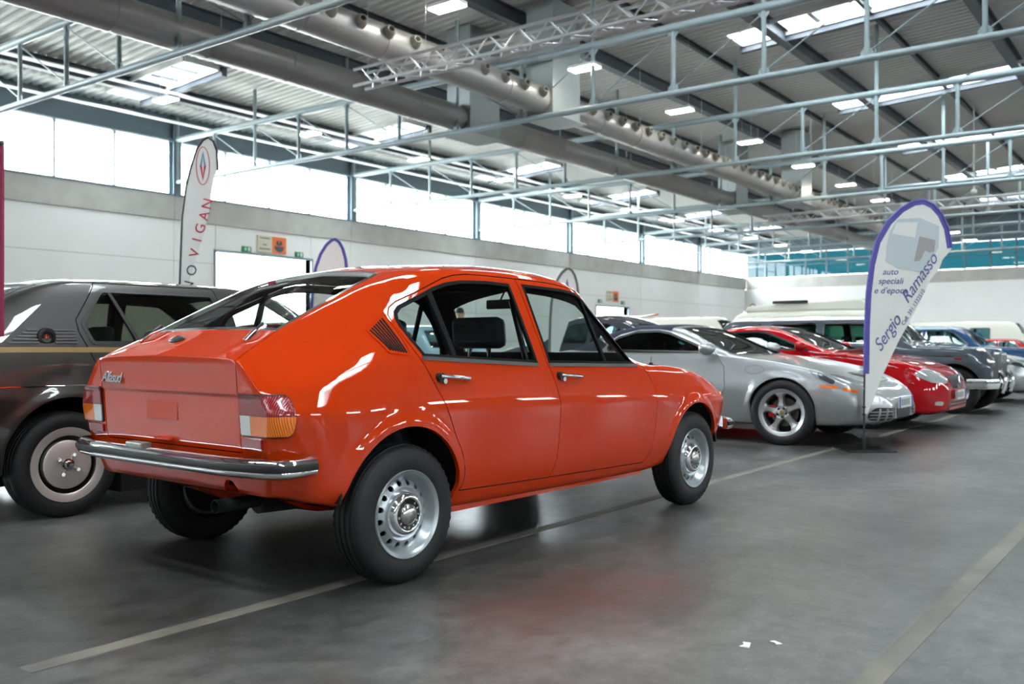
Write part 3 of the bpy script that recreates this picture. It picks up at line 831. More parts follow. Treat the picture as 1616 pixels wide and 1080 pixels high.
    g = MB().path([c0 + (u * math.cos(2 * PI * k / n) + w * math.sin(2 * PI * k / n)) * .185 for k in range(n + 1)], .012, 8).build('steering_wheel', M_TRIM, car, 60)
    for k in range(3):
        a = -PI / 2 + k * 2 * PI / 3; MB().tube(c0, c0 + (u * math.cos(a) + w * math.sin(a)) * .18, .01, 6).build('wheel_spoke', M_TRIM, g)
    MB().tube(c0, c0 - ax * .3, .025, 10).build('steering_column', M_TRIM, g)
    g = rbox('interior_mirror', 1.50, 1.52, -.10, .10, 1.185, 1.240, M_TRIM, 0, .008)
    MB().tube((1.515, 0, 1.235), (1.56, 0, 1.30), .006, 6).build('mirror_stem', M_TRIM, g)
    for yy in (-.34, .34): rbox('sun_visor', 1.28, 1.43, yy - .18, yy + .18, 1.285, 1.297, M_DARK, .0, .005)
    for sg in (-1, 1):
        MB().path([(.93, sg * .555, 1.20), (.98, sg * .62, .86), (.99, sg * .66, .45)], .016, 6).build('seat_belt', M_TRIM, car)
    return car

def lens_mat(name, rgb, rib):
    m = mat(name, rgb, rough=.12, coat=1.0); nt = m.node_tree; b = nt.nodes['Principled BSDF']
    tc = nt.nodes.new('ShaderNodeTexCoord'); w = nt.nodes.new('ShaderNodeTexWave'); w.bands_direction = 'Y'; w.inputs['Scale'].default_value = rib
    bp = nt.nodes.new('ShaderNodeBump'); bp.inputs['Strength'].default_value = .5; bp.inputs['Distance'].default_value = .003
    nt.links.new(tc.outputs['Object'], w.inputs['Vector']); nt.links.new(w.outputs['Fac'], bp.inputs['Height']); nt.links.new(bp.outputs[0], b.inputs['Normal'])
    return m
M_LENSR = lens_mat('ribbed_red_lens', (150, 10, 22), 60)
M_LENSA = lens_mat('ribbed_amber_lens', (240, 120, 10), 60)
# ------------------------------------------------------------------ hall materials
def floor_material():
    m = bpy.data.materials.new('polished_concrete'); m.use_nodes = True; nt = m.node_tree; b = nt.nodes['Principled BSDF']
    N = nt.nodes.new; K = nt.links.new
    tc = N('ShaderNodeTexCoord')
    def noise(scale, detail=6, rough=.6, vec=None, dist=0):
        n = N('ShaderNodeTexNoise'); n.inputs['Scale'].default_value = scale; n.inputs['Detail'].default_value = detail; n.inputs['Roughness'].default_value = rough; n.inputs['Distortion'].default_value = dist
        K(vec or tc.outputs['Object'], n.inputs['Vector']); return n.outputs['Fac']
    def ramp(fac, stops):
        r = N('ShaderNodeValToRGB'); cr = r.color_ramp
        while len(cr.elements) < len(stops): cr.elements.new(.5)
        for e, (p, c) in zip(cr.elements, stops): e.position = p; e.color = (*c, 1) if len(c) == 3 else c
        K(fac, r.inputs[0]); return r.outputs[0]
    def mix(a, b_, f, t='MIX'):
        x = N('ShaderNodeMix'); x.data_type = 'RGBA'; x.blend_type = t
        for s, v in ((0, f), (6, a), (7, b_)):
            if isinstance(v, (int, float)): x.inputs[s].default_value = v
            elif isinstance(v, tuple): x.inputs[s].default_value = (*v, 1)
            else: K(v, x.inputs[s])
        return x.outputs[2]
    big = ramp(noise(.45, 8, .62), [(.32, (.032, .031, .029)), (.5, (.076, .073, .069)), (.68, (.155, .149, .141))])
    fine = ramp(noise(9, 8, .7), [(.30, (.50, .50, .50)), (.70, (1.5, 1.5, 1.5))])
    c = mix(big, fine, 1.0, 'MULTIPLY')
    grit = ramp(noise(70, 4, .7), [(.58, (0, 0, 0)), (.70, (1, 1, 1))])
    gm = ramp(noise(2.2, 5), [(.40, (0, 0, 0)), (.65, (.8, .8, .8))])
    gf = mix(grit, gm, 1.0, 'MULTIPLY')
    c = mix(c, (.28, .27, .26), gf)
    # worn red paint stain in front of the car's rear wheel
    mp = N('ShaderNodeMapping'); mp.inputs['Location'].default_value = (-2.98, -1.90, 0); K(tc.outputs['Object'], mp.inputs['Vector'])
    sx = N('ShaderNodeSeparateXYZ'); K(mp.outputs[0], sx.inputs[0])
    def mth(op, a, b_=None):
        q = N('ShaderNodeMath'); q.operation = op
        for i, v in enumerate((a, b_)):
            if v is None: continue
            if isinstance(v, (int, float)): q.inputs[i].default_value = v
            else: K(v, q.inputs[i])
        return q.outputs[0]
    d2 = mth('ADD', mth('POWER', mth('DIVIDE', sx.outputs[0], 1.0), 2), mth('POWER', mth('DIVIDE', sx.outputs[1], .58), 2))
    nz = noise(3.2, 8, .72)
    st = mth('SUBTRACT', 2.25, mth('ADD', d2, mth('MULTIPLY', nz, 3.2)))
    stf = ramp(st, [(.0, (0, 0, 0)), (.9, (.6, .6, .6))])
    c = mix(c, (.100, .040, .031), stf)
    # scratches and scuffs
    mp2 = N('ShaderNodeMapping'); mp2.inputs['Scale'].default_value = (3.0, 13, 1); mp2.inputs['Rotation'].default_value = (0, 0, -.35); K(tc.outputs['Object'], mp2.inputs['Vector'])
    scr = ramp(noise(1.6, 6, .7, mp2.outputs[0], 1.6), [(.60, (0, 0, 0)), (.70, (.7, .7, .7))])
    c = mix(c, (.16, .155, .15), scr)
    K(c, b.inputs['Base Color'])
    rg = ramp(noise(1.3, 6, .6), [(.25, (.27, .27, .27)), (.75, (.40, .40, .40))]); K(rg, b.inputs['Roughness'])
    bp = N('ShaderNodeBump'); bp.inputs['Strength'].default_value = .12; bp.inputs['Distance'].default_value = .004
    K(noise(35, 5), bp.inputs['Height']); K(bp.outputs[0], b.inputs['Normal'])
    b.inputs['Specular IOR Level'].default_value = .55
    return m
M_FLOOR = floor_material()
M_WALLP = mat('white_wall_panel', (240, 240, 238), rough=.6, noise=(.6, .03))
M_BAND = mat('bare_concrete', (188, 186, 180), rough=.8, noise=(1.5, .10), bump=(8, .2))
M_JOINT = mat('joint_grey', (120, 120, 118), rough=.8)
M_FRAME = mat('blue_grey_steel', (104, 122, 132), rough=.45)
M_TRUSS = mat('pale_truss_paint', (148, 164, 168), rough=.4)
M_BEAM = mat('dark_grey_beam', (74, 80, 88), rough=.5)
M_SHEET = mat('roof_sheet', (222, 222, 219), rough=.5)
M_DUCT = mat('galvanised_duct', (168, 166, 164), rough=.38, metal=.55, noise=(1.2, .06))
M_DUCTB = mat('galvanised_plenum', (165, 172, 172), rough=.4, metal=.6)
M_NOZ = mat('nozzle_plastic', (150, 148, 138), rough=.4)
M_ALU = mat('aluminium', (214, 216, 218), rough=.35, metal=.35)
M_LAMP = mat('lamp_diffuser', (255, 246, 228), rough=.5, emit=16.0)
M_PANE = glassmat('window_pane', (.93, .95, .95), .6)
M_TEAL = glassmat('teal_solar_glass', (.030, .078, .088), .6)
M_LINE = mat('worn_floor_tape', (112, 107, 98), rough=.55, noise=(3, .35))

# ------------------------------------------------------------------ floor, walls, roof
fl = MB().box((BACK_X - .3, RIGHT_Y - .3, -.15), (FAR_X + .3, WALL_Y + .3, 0)).build('floor', M_FLOOR)
struct(fl, 'scuffed dark grey polished concrete floor with a red stain')
og = MB().box((BACK_X - 80, RIGHT_Y - 80, -.30), (FAR_X + 80, WALL_Y + 80, -.16)).build('floor_outside', mat('pale_paving', (170, 168, 162), rough=.8))
struct(og, 'pale paving outside the hall')
LN = 0
for x0, x1, y, w in ((1.35, 40, 2.82, .075), (-4, 40, .78, .075)):
    LN += 1
    struct(MB().box((x0, y - w / 2, .0002), (x1, y + w / 2, .0016)).build('trim_%d' % LN, M_LINE), 'worn grey marking line on the concrete floor')

left = empty('wall_left', (0, WALL_Y, 0)); struct(left, 'white panelled side wall with a bare concrete band under the windows')
DOORS = [(18.15, 22.1, 4.0), (41.3, 44.6, 3.05)]
wb = MB()
xs_ = [BACK_X - .3]
for a, b, h in DOORS: xs_ += [a, b]
xs_.append(FAR_X + .3)
for k in range(0, len(xs_), 2): wb.box((xs_[k], .03, 0), (xs_[k + 1], .30, 4.85))
for a, b, h in DOORS: wb.box((a, .03, h), (b, .30, 4.85))
wb.build('wall_core', M_JOINT, left)
NB0, NB1 = -5, 6
colx = [COL0 + BAY * k for k in range(NB0, NB1 + 1)]
for k, x0 in enumerate(colx[:-1]):
    x1 = x0 + BAY
    for j in range(4):
        z0, z1 = (0, 1.2, 2.4, 3.6)[j], (1.2, 2.4, 3.6, 4.85)[j]
        rects = [(x0, x1, z0, z1)]
        for a, b, h in DOORS:
            nr = []
            for r0, r1, q0, q1 in rects:
                if a >= r1 or b <= r0 or q0 >= h - .02: nr.append((r0, r1, q0, q1)); continue
                if a > r0: nr.append((r0, a, q0, q1))
                if b < r1: nr.append((b, r1, q0, q1))
                if h < q1: nr.append((max(a, r0), min(b, r1), h, q1))
            rects = nr
        for r0, r1, q0, q1 in rects:
            MB().box((r0 + .007, 0, q0 + .006), (r1 - .007, .04, q1 - .006)).build('wall_panel', M_WALLP, left)
    MB().box((x0 + .006, -.05, 4.855), (x1 - .006, .30, 5.58)).build('concrete_band', M_BAND, left)
    c = MB(); c.box((x0 - .14, -.20, 5.58), (x0 + .14, -.185, 8.0)); c.box((x0 - .14, .05, 5.58), (x0 + .14, .065, 8.0)); c.box((x0 - .012, -.185, 5.58), (x0 + .012, .05, 8.0))
    c.build('steel_column', M_FRAME, left)
lt = MB(); lt.box((BACK_X - .3, -.06, 7.22), (FAR_X + .3, .30, 8.1)); lt.build('lintel', M_FRAME, left)
lt = MB(); lt.box((BACK_X, -.12, 7.24), (FAR_X, -.06, 7.34)); lt.build('lintel_flange', M_FRAME, left)
MB().box((BACK_X - .3, -.07, 5.58), (FAR_X + .3, .25, 5.64)).build('window_sill', M_FRAME, left)
WN = 0
for k, x0 in enumerate(colx[:-1]):
    WN += 1
    w = empty('window_%d' % WN, (x0, WALL_Y, 0)); struct(w, 'bright clerestory window bay in blue-grey frames')
    pw = (BAY - .28) / 4
    for j in range(4):
        a = .14 + pw * j
        MB().box((a + .02, .10, 5.66), (a + pw - .02, .11, 7.20)).build('pane', M_PANE, w)
        if j: MB().box((a - .03, .02, 5.64), (a + .03, .12, 7.22)).build('mullion', M_FRAME, w)
    if k >= 7:
        for j in (1, 2): MB().box((.14 + pw * j, .06, 6.40), (.14 + pw * (j + 1), .12, 6.44)).build('transom', M_FRAME, w)
# other walls
def plain_wall(name, a, b, along, label):
    """along 'x' or 'y': lower wall (greyed where unseen), band, clerestory opening except at the back, lintel"""
    e = empty(name, (0, 0, 0)); struct(e, label)
    (x0, y0), (x1, y1) = a, b
    MB().box((x0, y0, 0), (x1, y1, 4.85)).build('wall_core', M_WALLP if name == 'wall_far' else M_BAND, e)  # unseen walls greyed to dull their reflection in the car paint
    MB().box((x0, y0, 4.86), (x1, y1, 5.60)).build('concrete_band', M_BAND, e)
    MB().box((x0, y0, 7.22 if name != 'wall_back' else 5.61), (x1, y1, 9.7)).build('lintel', M_FRAME, e)  # back wall closed so less light falls on the boot
    return e
pr_ = plain_wall('wall_right', (BACK_X - .3, RIGHT_Y - .3), (FAR_X + .3, RIGHT_Y), 'x', 'unseen right wall of the hall, greyed to dull reflections')
pb_ = plain_wall('wall_back', (BACK_X - .3, RIGHT_Y), (BACK_X, WALL_Y), 'y', 'unseen windowless wall behind the viewer, greyed to dull reflections')
pf_ = plain_wall('wall_far', (FAR_X, RIGHT_Y), (FAR_X + .3, WALL_Y), 'y', 'white end wall with a row of teal windows')
for nm, (x0, y0, x1, y1), m in (('r', (BACK_X, RIGHT_Y - .16, FAR_X, RIGHT_Y - .15), M_PANE),):
    WN += 1
    w = empty('window_%d' % WN, (x0, y0, 0)); struct(w, 'strip of clerestory glazing out of view')
    MB().box((0, 0, 5.6), (x1 - x0, y1 - y0, 7.22)).build('pane', m, w)
    for j in range(12):
        MB().box((j * BAY, 0.03, 5.58), (j * BAY + 4.2, .14, 7.25)).build('glazing_blocker', M_BAND, w)  # added to split the unseen glazing into dashes reflected on the car
    n = int(max(x1 - x0, y1 - y0) / 3.67)
    for j in range(n + 1):
        t = j / n
        if nm == 'r': MB().box((t * (x1 - x0) - .05, .02, 5.6), (t * (x1 - x0) + .05, .12, 7.22)).build('mullion', M_FRAME, w)
        else: MB().box((.02, t * (y1 - y0) - .05, 5.6), (.12, t * (y1 - y0) + .05, 7.22)).build('mullion', M_FRAME, w)
ny = 12; py_ = (WALL_Y - RIGHT_Y) / ny
for k in range(ny):
    WN += 1
    w = empty('window_%d' % WN, (FAR_X, RIGHT_Y + py_ * k, 0)); struct(w, 'dark teal glazed window bay in the end wall')
    for j in range(3):
        a = py_ * j / 3
        MB().box((.12, a + .04, 5.62), (.13, a + py_ / 3 - .04, 7.20)).build('pane', M_TEAL, w)
        MB().box((.04, a - .05, 5.60), (.14, a + .05, 7.22)).build('mullion', M_FRAME, w)
    MB().box((.05, 0, 6.36), (.14, py_, 6.42)).build('transom', M_FRAME, w)
# doors
DN = 0
for (a, b, h), lb in zip(DOORS, ('tall daylit doorway in the side wall under exit signs', 'far daylit doorway in the side wall')):
    DN += 1
    d = empty('door_%d' % DN, (a, WALL_Y, 0)); struct(d, lb)
    for x0, x1, z0, z1 in ((-.06, 0, 0, h + .06), (b - a, b - a + .06, 0, h + .06), (0, b - a, h, h + .06)):
        MB().box((x0, -.05, z0), (x1, .30, z1)).build('door_frame', M_FRAME, d)
    MB().box(((b - a) / 2 - .02, .14, 0), ((b - a) / 2 + .02, .18, h)).build('door_post', M_ALU, d)
    for q in (0, 1): MB().box((q * (b - a) / 2 + .03, .155, .02), ((q + 1) * (b - a) / 2 - .03, .165, h - .02)).build('pane', M_PANE, d)
# roof: corrugated sheet with skylight openings, two slopes
SKYW = 1.0
def sheet():
    mb = MB(); pitch = .25; x = BACK_X - .3; prof = ((0, 0), (.09, 0), (.125, .06), (.215, .06))
    while x < FAR_X + .3:
        holes = [s for s in SKY_X if abs(x + .125 - s) < SKYW / 2]
        ys = [WALL_Y + .3, RIDGE_Y, RIGHT_Y - .3]
        spans = [(WALL_Y + .3, RIDGE_Y), (RIDGE_Y, RIGHT_Y - .3)]
        if holes:
            spans = [(WALL_Y + .3, 24.2), (20.6, 9.6), (1.8, RIDGE_Y)] + ([(RIDGE_Y, -.6), (-8.4, RIGHT_Y - .3)] if len(sky_rows(holes[0])) == 3 else [(RIDGE_Y, RIGHT_Y - .3)])
        for y0, y1 in spans:
            vs = []
            for dx, dz in prof + ((.25, 0),):
                for y in (y0, y1): vs.append((x + dx, y, roof_z(y) + dz))
            mb.add(vs, [(2 * i, 2 * i + 1, 2 * i + 3, 2 * i + 2) for i in range(4)])
        x += pitch
    return mb
me = bpy.data.meshes.new('ceiling'); sh = sheet(); me.from_pydata(sh.v, [], sh.f)
ceil = link('ceiling', me, M_SHEET); struct(ceil, 'corrugated metal roof sheeting over the hall')
for sx_ in SKY_X:
    for (y0, y1), lb in zip(sky_rows(sx_), ('by the windows', 'over the parked cars', 'beyond the ridge')):
        WN += 1
        w = empty('window_%d' % WN, (sx_, y0, 0)); struct(w, 'roof skylight box %s' % lb)
        z0, z1 = roof_z(y0), roof_z(y1); hw = SKYW / 2
        def slab(x0, x1, ya, yb, dz0, dz1, nm, m):
            q = MB().box((x0, ya - y0, 0), (x1, yb - y0, 1)); v = []
            for x, y, z in q.v: v.append((x, y, roof_z(y + y0) + (dz1 if z > .5 else dz0)))
            q.v = v; q.build(nm, m, w)
        for s in (-1, 1): slab(*sorted((s * hw, s * (hw + .05))), y0, y1, -.12, .32, 'curb', M_WHITE)
        slab(-hw, hw, y0 - .05, y0, -.12, .32, 'curb', M_WHITE); slab(-hw, hw, y1, y1 + .05, -.12, .32, 'curb', M_WHITE)
        n = 4
        for j in range(n):
            a, b = y0 + (y1 - y0) * j / n, y0 + (y1 - y0) * (j + 1) / n
            slab(-hw, hw, a + .04, b - .04, .26, .27, 'pane', M_PANE)
            if j: slab(-hw, hw, a - .06, a + .06, .0, .30, 'glazing_bar', M_BEAM)
        slab(hw + .05, hw + .20, y0 - .1, y1 + .1, -.26, -.02, 'trimmer_beam', M_BEAM)

ORD = ['nearest', 'second', 'third', 'fourth', 'fifth', 'sixth', 'seventh', 'eighth', 'ninth', 'tenth', 'eleventh', 'twelfth', 'thirteenth']
# dark roof beams running the length of the hall
def ibeam(w, h, L0, L1):
    mb = MB(); t = .016
    mb.prism([(-w / 2, 0), (w / 2, 0), (w / 2, t), (t / 2, t), (t / 2, h - t), (w / 2, h - t), (w / 2, h), (-w / 2, h), (-w / 2, h - t), (-t / 2, h - t), (-t / 2, t), (-w / 2, t)], L0, L1, 'yz'); return mb
for y, big, lb in ((4.3, 1, 'dark steel roof beam nearest the hall centre'), (8.5, 1, 'dark steel roof beam crossing the skylight boxes'), (12.7, 1, 'dark steel roof beam above the nozzle duct'), (17.8, 1, 'dark steel roof beam above the plain duct'), (23.0, 1, 'dark steel roof beam closest to the clerestory windows'),
                   (10.6, 0, 'thin purlin above the row of hanging lamps'), (6.4, 0, 'thin purlin between skylight beam and centre beam'), (15.2, 0, 'thin purlin between the two ducts\' beams')):
    h, w = (.34, .24) if big else (.14, .10)
    o = ibeam(w, h, -6, FAR_X - .05).build('roof_beam' if big else 'roof_purlin', M_BEAM); o.location = (0, y, roof_z(y) - h - .01)
    tag(o, lb, 'beam', 'roof beams')
# tubular trusses across the hall
ZB, ZT = 5.97, 7.27
VY = [25.2 - 1.86 * k for k in range(14)]
tubes = {}
def unit_tube(r, n=10):
    if r not in tubes: tubes[r] = MB().tube((0, 0, 0), (0, 0, 1), r, n).mesh('tube'); tubes[r].materials.append(M_TRUSS); tubes[r].polygons.foreach_set('use_smooth', [True] * len(tubes[r].polygons)); tubes[r].set_sharp_from_angle(angle=.8)
    return tubes[r]
def strut(name, p, q, r, parent, m=None):
    p, q = Vector(p), Vector(q); o = bpy.data.objects.new(name, unit_tube(r)); COL.objects.link(o); o.parent = parent
    d = q - p; o.location = p; o.rotation_mode = 'QUATERNION'; o.rotation_quaternion = Vector((0, 0, 1)).rotation_difference(d); o.scale = (1, 1, d.length)
    return o
gus = MB().prism([(-.11, -.10), (.11, -.10), (.11, .02), (.03, .12), (-.03, .12), (-.11, .02)], -.006, .006, 'yz').mesh('gusset_plate'); gus.materials.append(M_TRUSS)
for k in range(7):
    X = COL0 + BAY * (k - 1)
    t = empty('roof_truss', (X, 0, 0)); tag(t, 'pale blue-grey tubular roof truss across the hall, %s from the viewer' % ORD[k], 'truss', 'tubular roof trusses')
    strut('top_chord', (0, 25.25, ZT), (0, .6, ZT), .085, t); strut('bottom_chord', (0, 25.25, ZB), (0, .6, ZB), .065, t)
    for j, y in enumerate(VY):
        if y < .6: continue
        strut('vertical_post', (0, y, ZB), (0, y, ZT), .045, t)
        if j % 2 == 0: strut('roof_prop', (0, y, ZT), (0, y, roof_z(y) - .02), .05, t)
        if j + 1 < len(VY):
            y2 = VY[j + 1]
            if y > 13.5: a, b = (0, y, ZT - .1), (0, y2, ZB + .1)
            else: a, b = (0, y, ZB + .1), (0, y2, ZT - .1)
            strut('diagonal_rod', a, b, .014, t)
            if k < 5:
                for q in (a, b):
                    g = bpy.data.objects.new('gusset_plate', gus); COL.objects.link(g); g.parent = t; g.location = q; g.rotation_euler = (PI if q[2] > 6.5 else 0, 0, 0)
# ducts
def round_duct(name, label, y, segs, noz):
    D = empty(name, (0, y, 6.4)); tag(D, label, 'duct')
    for x0, x1, r in segs:
        MB().lathe([(0, x0), (r - .02, x0), (r, x0 + .02), (r, x1 - .02), (r - .02, x1), (0, x1)], 32, 'x', closed=False).build('duct_pipe', M_DUCT, D, 40)
        x = x0 + 1.2
        while x < x1:
            MB().lathe([(r - .002, x - .012), (r + .010, x - .008), (r + .010, x + .008), (r - .002, x + .012)], 32, 'x').build('duct_collar', M_DUCT, D, 40); x += 1.8
    return D
d1 = round_duct('air_duct', 'plain galvanised round air duct nearer the windows', 14.3, [(-2, 17.0, .31), (18.15, 32.5, .31), (33.6, 52, .31)], False)
d2 = round_duct('nozzle_duct', 'galvanised air duct lined with round jet nozzles', 11.8, [(-2, 16.8, .31), (17.9, 32.3, .31), (33.4, 52, .31)], True)
nz_m = MB().lathe([(0, .02), (.045, .02), (.050, -.16), (.062, -.165), (.095, -.11), (.115, -.04), (.118, .03)], 18, closed=False).mesh('jet_nozzle'); nz_m.materials.append(M_NOZ)
nz_m.polygons.foreach_set('use_smooth', [True] * len(nz_m.polygons)); nz_m.set_sharp_from_angle(angle=.7)
nb_m = MB().lathe([(0, -.150), (.044, -.152), (.044, -.14), (0, -.135)], 14, closed=False).mesh('nozzle_shade'); nb_m.materials.append(M_UNDER)  # black disc in place of the shade inside the nozzle
x = 5.02
while x < 51:
    if not (16.7 < x < 18.3 or 32.2 < x < 33.8):
        g = bpy.data.objects.new('jet_nozzle', nz_m); COL.objects.link(g); g.parent = d2; g.location = (x, -.30, .07); g.rotation_euler = (-.15, 0, -.45)
        h = bpy.data.objects.new('nozzle_shade', nb_m); COL.objects.link(h); h.parent = g
    x += .675
for D, bx in ((d1, (17.0, 18.15)), (d2, (16.8, 17.9)), (d1, (32.5, 33.6)), (d2, (32.3, 33.4))):
    MB().box((bx[0], -.36, -.36), (bx[1], .36, 2.2)).build('plenum_box', M_DUCTB, D, bevel=.01)
    MB().box((bx[0] - .12, -.45, -.385), (bx[1] + .12, .45, -.36)).build('plenum_flange', M_DUCTB, D)
for D in (d1, d2):
    for x in np.arange(3.0, 52, 3.67): MB().tube((x, 0, .3), (x, 0, 1.95), .006, 5).build('hanger_rod', M_ALU, D)
# aluminium lighting trusses
def box_truss(name, label, X, y0, y1, z, fine):
    T = empty(name, (X, y0, z)); tag(T, label, 'truss', 'aluminium box trusses'); s = .145; Lh = y1 - y0
    for dx in (-s, s):
        for dz in (-s, s): MB().tube((dx, 0, dz), (dx, Lh, dz), .030, 8).build('chord', M_ALU, T, 40)
    n = int(Lh / .29)
    dm = {}
    for f, (p, q) in enumerate((((-s, 0, -s), (-s, .29, s)), ((s, 0, -s), (s, .29, s)), ((-s, 0, -s), (s, .29, -s)), ((-s, 0, s), (s, .29, s)))):
        for alt in (0, 1):
            a, b = (p, q) if not alt else ((q[0], 0, q[2]), (p[0], .29, p[2])); dm[(f, alt)] = MB().tube(a, b, .015, 6).mesh('brace'); dm[(f, alt)].materials.append(M_ALU)
    if fine:
        for i in range(n):
            for f in range(3):
                o = bpy.data.objects.new('brace', dm[(f, i % 2)]); COL.objects.link(o); o.parent = T; o.location = (0, .29 * i, 0)
    else:
        mb = MB()
        for i in range(n):
            for f in range(4):
                m_ = dm[(f, i % 2)]; mb.add([(v.co.x, v.co.y + .29 * i, v.co.z) for v in m_.vertices], [tuple(p.vertices) for p in m_.polygons])
        tag(mb.build('brace_lattice', M_ALU, T), kind='stuff')
    for yy in np.arange(1.5, Lh, 4.2): MB().tube((0, yy, s), (0, yy, roof_z(y0 + yy) - z), .005, 5).build('hanger_cable', M_ALU, T)
box_truss('lighting_truss', 'silver aluminium box truss hung below the ducts, nearest', 11.85, .8, 12.3, 5.80, True)
box_truss('lighting_truss', 'silver aluminium box truss hung far down the hall', 34.3, -1, 13.6, 5.80, False)
# hanging lamps
def lamp(loc, label, group):
    e = empty('hanging_lamp', loc); tag(e, label, 'lamp', group)
    MB().box((-.16, -.33, .02), (.16, .33, .085)).build('lamp_housing', M_WHITE, e, bevel=.015)
    MB().box((-.145, -.315, -.005), (.145, .315, .0195)).build('lamp_diffuser', M_LAMP, e)
    for s in (-1, 1): MB().tube((0, s * .24, .08), (0, s * .24, roof_z(loc[1]) - loc[2] + .01), .004, 5).build('lamp_cable', M_ALU, e)
    return e
for k in range(-1, 11):
    lamp((12.3 + 4.46 * k, 10.6, 6.86), 'glowing rectangular lamp over the parked cars, %s along its row' % ORD[k + 1], 'lamps over the parked cars')
    lamp((12.9 + 4.46 * k, 20.0, 6.86), 'glowing rectangular lamp near the clerestory windows, %s along its row' % ORD[k + 1], 'lamps near the windows')
# conduits on the window side
for j, (y, z, lb) in enumerate(((24.6, 7.62, 'pale cable tray hugging the wall above the windows'), (22.2, 7.72, 'pale cable tray a little in from the windows'))):
    o = MB().box((-4, y - .12, z), (FAR_X - .2, y + .12, z + .03)).build('cable_tray', M_WHITE); tag(o, lb, 'cable tray')
# pendant detector
e = empty('pendant_sensor', (33.9, 6.2, 6.1)); tag(e, 'small white ball sensor on a long drop rod', 'sensor')
MB().tube((0, 0, 0), (0, 0, roof_z(6.2) - 6.1 + .01), .02, 8).build('drop_rod', M_WHITE, e); MB().lathe([(0, -.10), (.07, -.07), (.10, 0), (.07, .07), (0, .10)], 16, 'z', closed=False).build('sensor_ball', M_WHITE, e, 60)
# wall signs
M_SGREEN = mat('exit_green', (24, 140, 96), rough=.5); M_SORANGE = mat('sign_orange', (236, 122, 64), rough=.5); M_SBEIGE = mat('sign_beige', (214, 206, 186), rough=.5)
def exit_sign(x, z, w, label):
    e = empty('exit_sign', (x, WALL_Y - .06, z)); tag(e, label, 'sign', 'green exit signs')
    MB().box((-w / 2, 0, -w * .26), (w / 2, .05, w * .26)).build('sign_panel', M_SGREEN, e)
    MB().box((w * .12, -.005, -w * .19), (w * .34, 0, w * .19)).build('door_symbol', M_WHITE, e)
    r = MB(); r.tube((-w * .18, -.004, w * .13), (-w * .18, 0, w * .13), w * .05, 8); r.build('runner_head', M_WHITE, e)
    MB().prism([(-.30 * w, -.18 * w), (-.22 * w, -.02 * w), (-.30 * w, .06 * w), (-.12 * w, .08 * w), (-.02 * w, -.02 * w), (-.12 * w, -.03 * w), (-.06 * w, -.18 * w), (-.14 * w, -.10 * w)], -.004, 0).build('runner_body', M_WHITE, e)
exit_sign(19.33, 4.17, .34, 'green exit sign to the left of the orange hall sign'); exit_sign(21.54, 4.16, .34, 'green exit sign to the right of the orange hall sign')
exit_sign(41.6, 3.32, .34, 'green exit sign left of the far orange sign'); exit_sign(44.0, 3.32, .34, 'green exit sign right of the far orange sign')
def hall_sign(x, z, label, detail):
    e = empty('hall_sign', (x, WALL_Y - .05, z)); tag(e, label, 'sign', 'orange and beige hall signs')
    MB().box((-.60, 0, -.28), (0, .04, .28)).build('beige_panel', M_SBEIGE, e); MB().box((0, 0, -.28), (.60, .04, .28)).build('orange_panel', M_SORANGE, e)
    MB().prism([(.30 + .20 * math.cos(a), -.03 + .20 * math.sin(a)) for a in np.linspace(PI, 2 * PI, 14)], -.004, 0).build('pictogram_bowl', M_BEAM, e)
    MB().prism([(.16, .03), (.30, -.02), (.27, .17), (.20, .15)], -.006, 0).build('pictogram_wing', M_BEAM, e); MB().prism([(.44, .03), (.30, -.02), (.33, .17), (.40, .15)], -.006, 0).build('pictogram_wing', M_BEAM, e)
    for z_, w_ in ((.20, .40), (-.02, .14), (-.16, .44)): MB().box((-.3 - w_ / 2, -.004, z_ - .02), (-.3 + w_ / 2, 0, z_ + .02)).build('sign_lettering', M_JOINT, e)
hall_sign(20.36, 4.40, 'beige and orange hall sign above the tall doorway', True); hall_sign(42.9, 3.62, 'beige and orange hall sign above the far doorway', True)
# paper scraps
for x, y, a, lb in ((2.86, 1.195, .4, 'white paper scrap on the floor, the longer left one'), (2.94, 1.125, 1.2, 'white paper scrap on the floor, the smaller right one')):
    s = .028 if a < 1 else .02
    o = MB().prism([(-s, -s * .4), (s * .8, -s * .6), (s, s * .3), (0, s * .2), (-s * .7, s * .7)], 0.0005, .003, 'xy').build('paper_scrap', M_WHITE); o.location = (x, y, .0); o.rotation_euler = (0, 0, a); tag(o, lb, 'paper')
# ------------------------------------------------------------------ the other parked cars
def spec_lines(sp, xs):
    top, belt, wid, bot = (pchip([p[0] for p in sp[k]], [p[1] for p in sp[k]], xs) for k in ('top', 'belt', 'wid', 'bot'))
    tum = sp.get('tum', .38); bw = sp.get('bw', .945); d = top - belt
    yb = wid * bw
    y6 = np.maximum(yb - sp.get('shoulder', .05) - tum * np.maximum(d, 0), .05)
    z = np.zeros_like(xs); rz = sp.get('railz', .90)
    L = [(z, bot), (wid * .78, bot), (wid * .93, bot + .02), (wid * .99, bot + .35 * (belt - bot)), (wid, bot + sp.get('mid', .68) * (belt - bot)), (yb, belt), (y6, belt + rz * d), (y6 * .62, belt + .985 * d), (z, top)]
    return [[(float(a), float(b), float(c)) for a, b, c in zip(xs, y, zz)] for y, zz in L]
def smart_xs(x0, x1, step):
    n = int((x1 - x0 - .3) / step)
    e = np.array([0, .006, .015, .03, .05, .075, .105])
    return np.concatenate([x0 + e, np.linspace(x0 + .15, x1 - .15, n), (x1 - e)[::-1]])
def side_patch(L, poly, sgn, out, depth=.012):
    a, b = (-1.4, -.25) if sgn < 0 else (.25, 1.4)
    return L.clip(out, -depth, pmesh(poly, a, b))
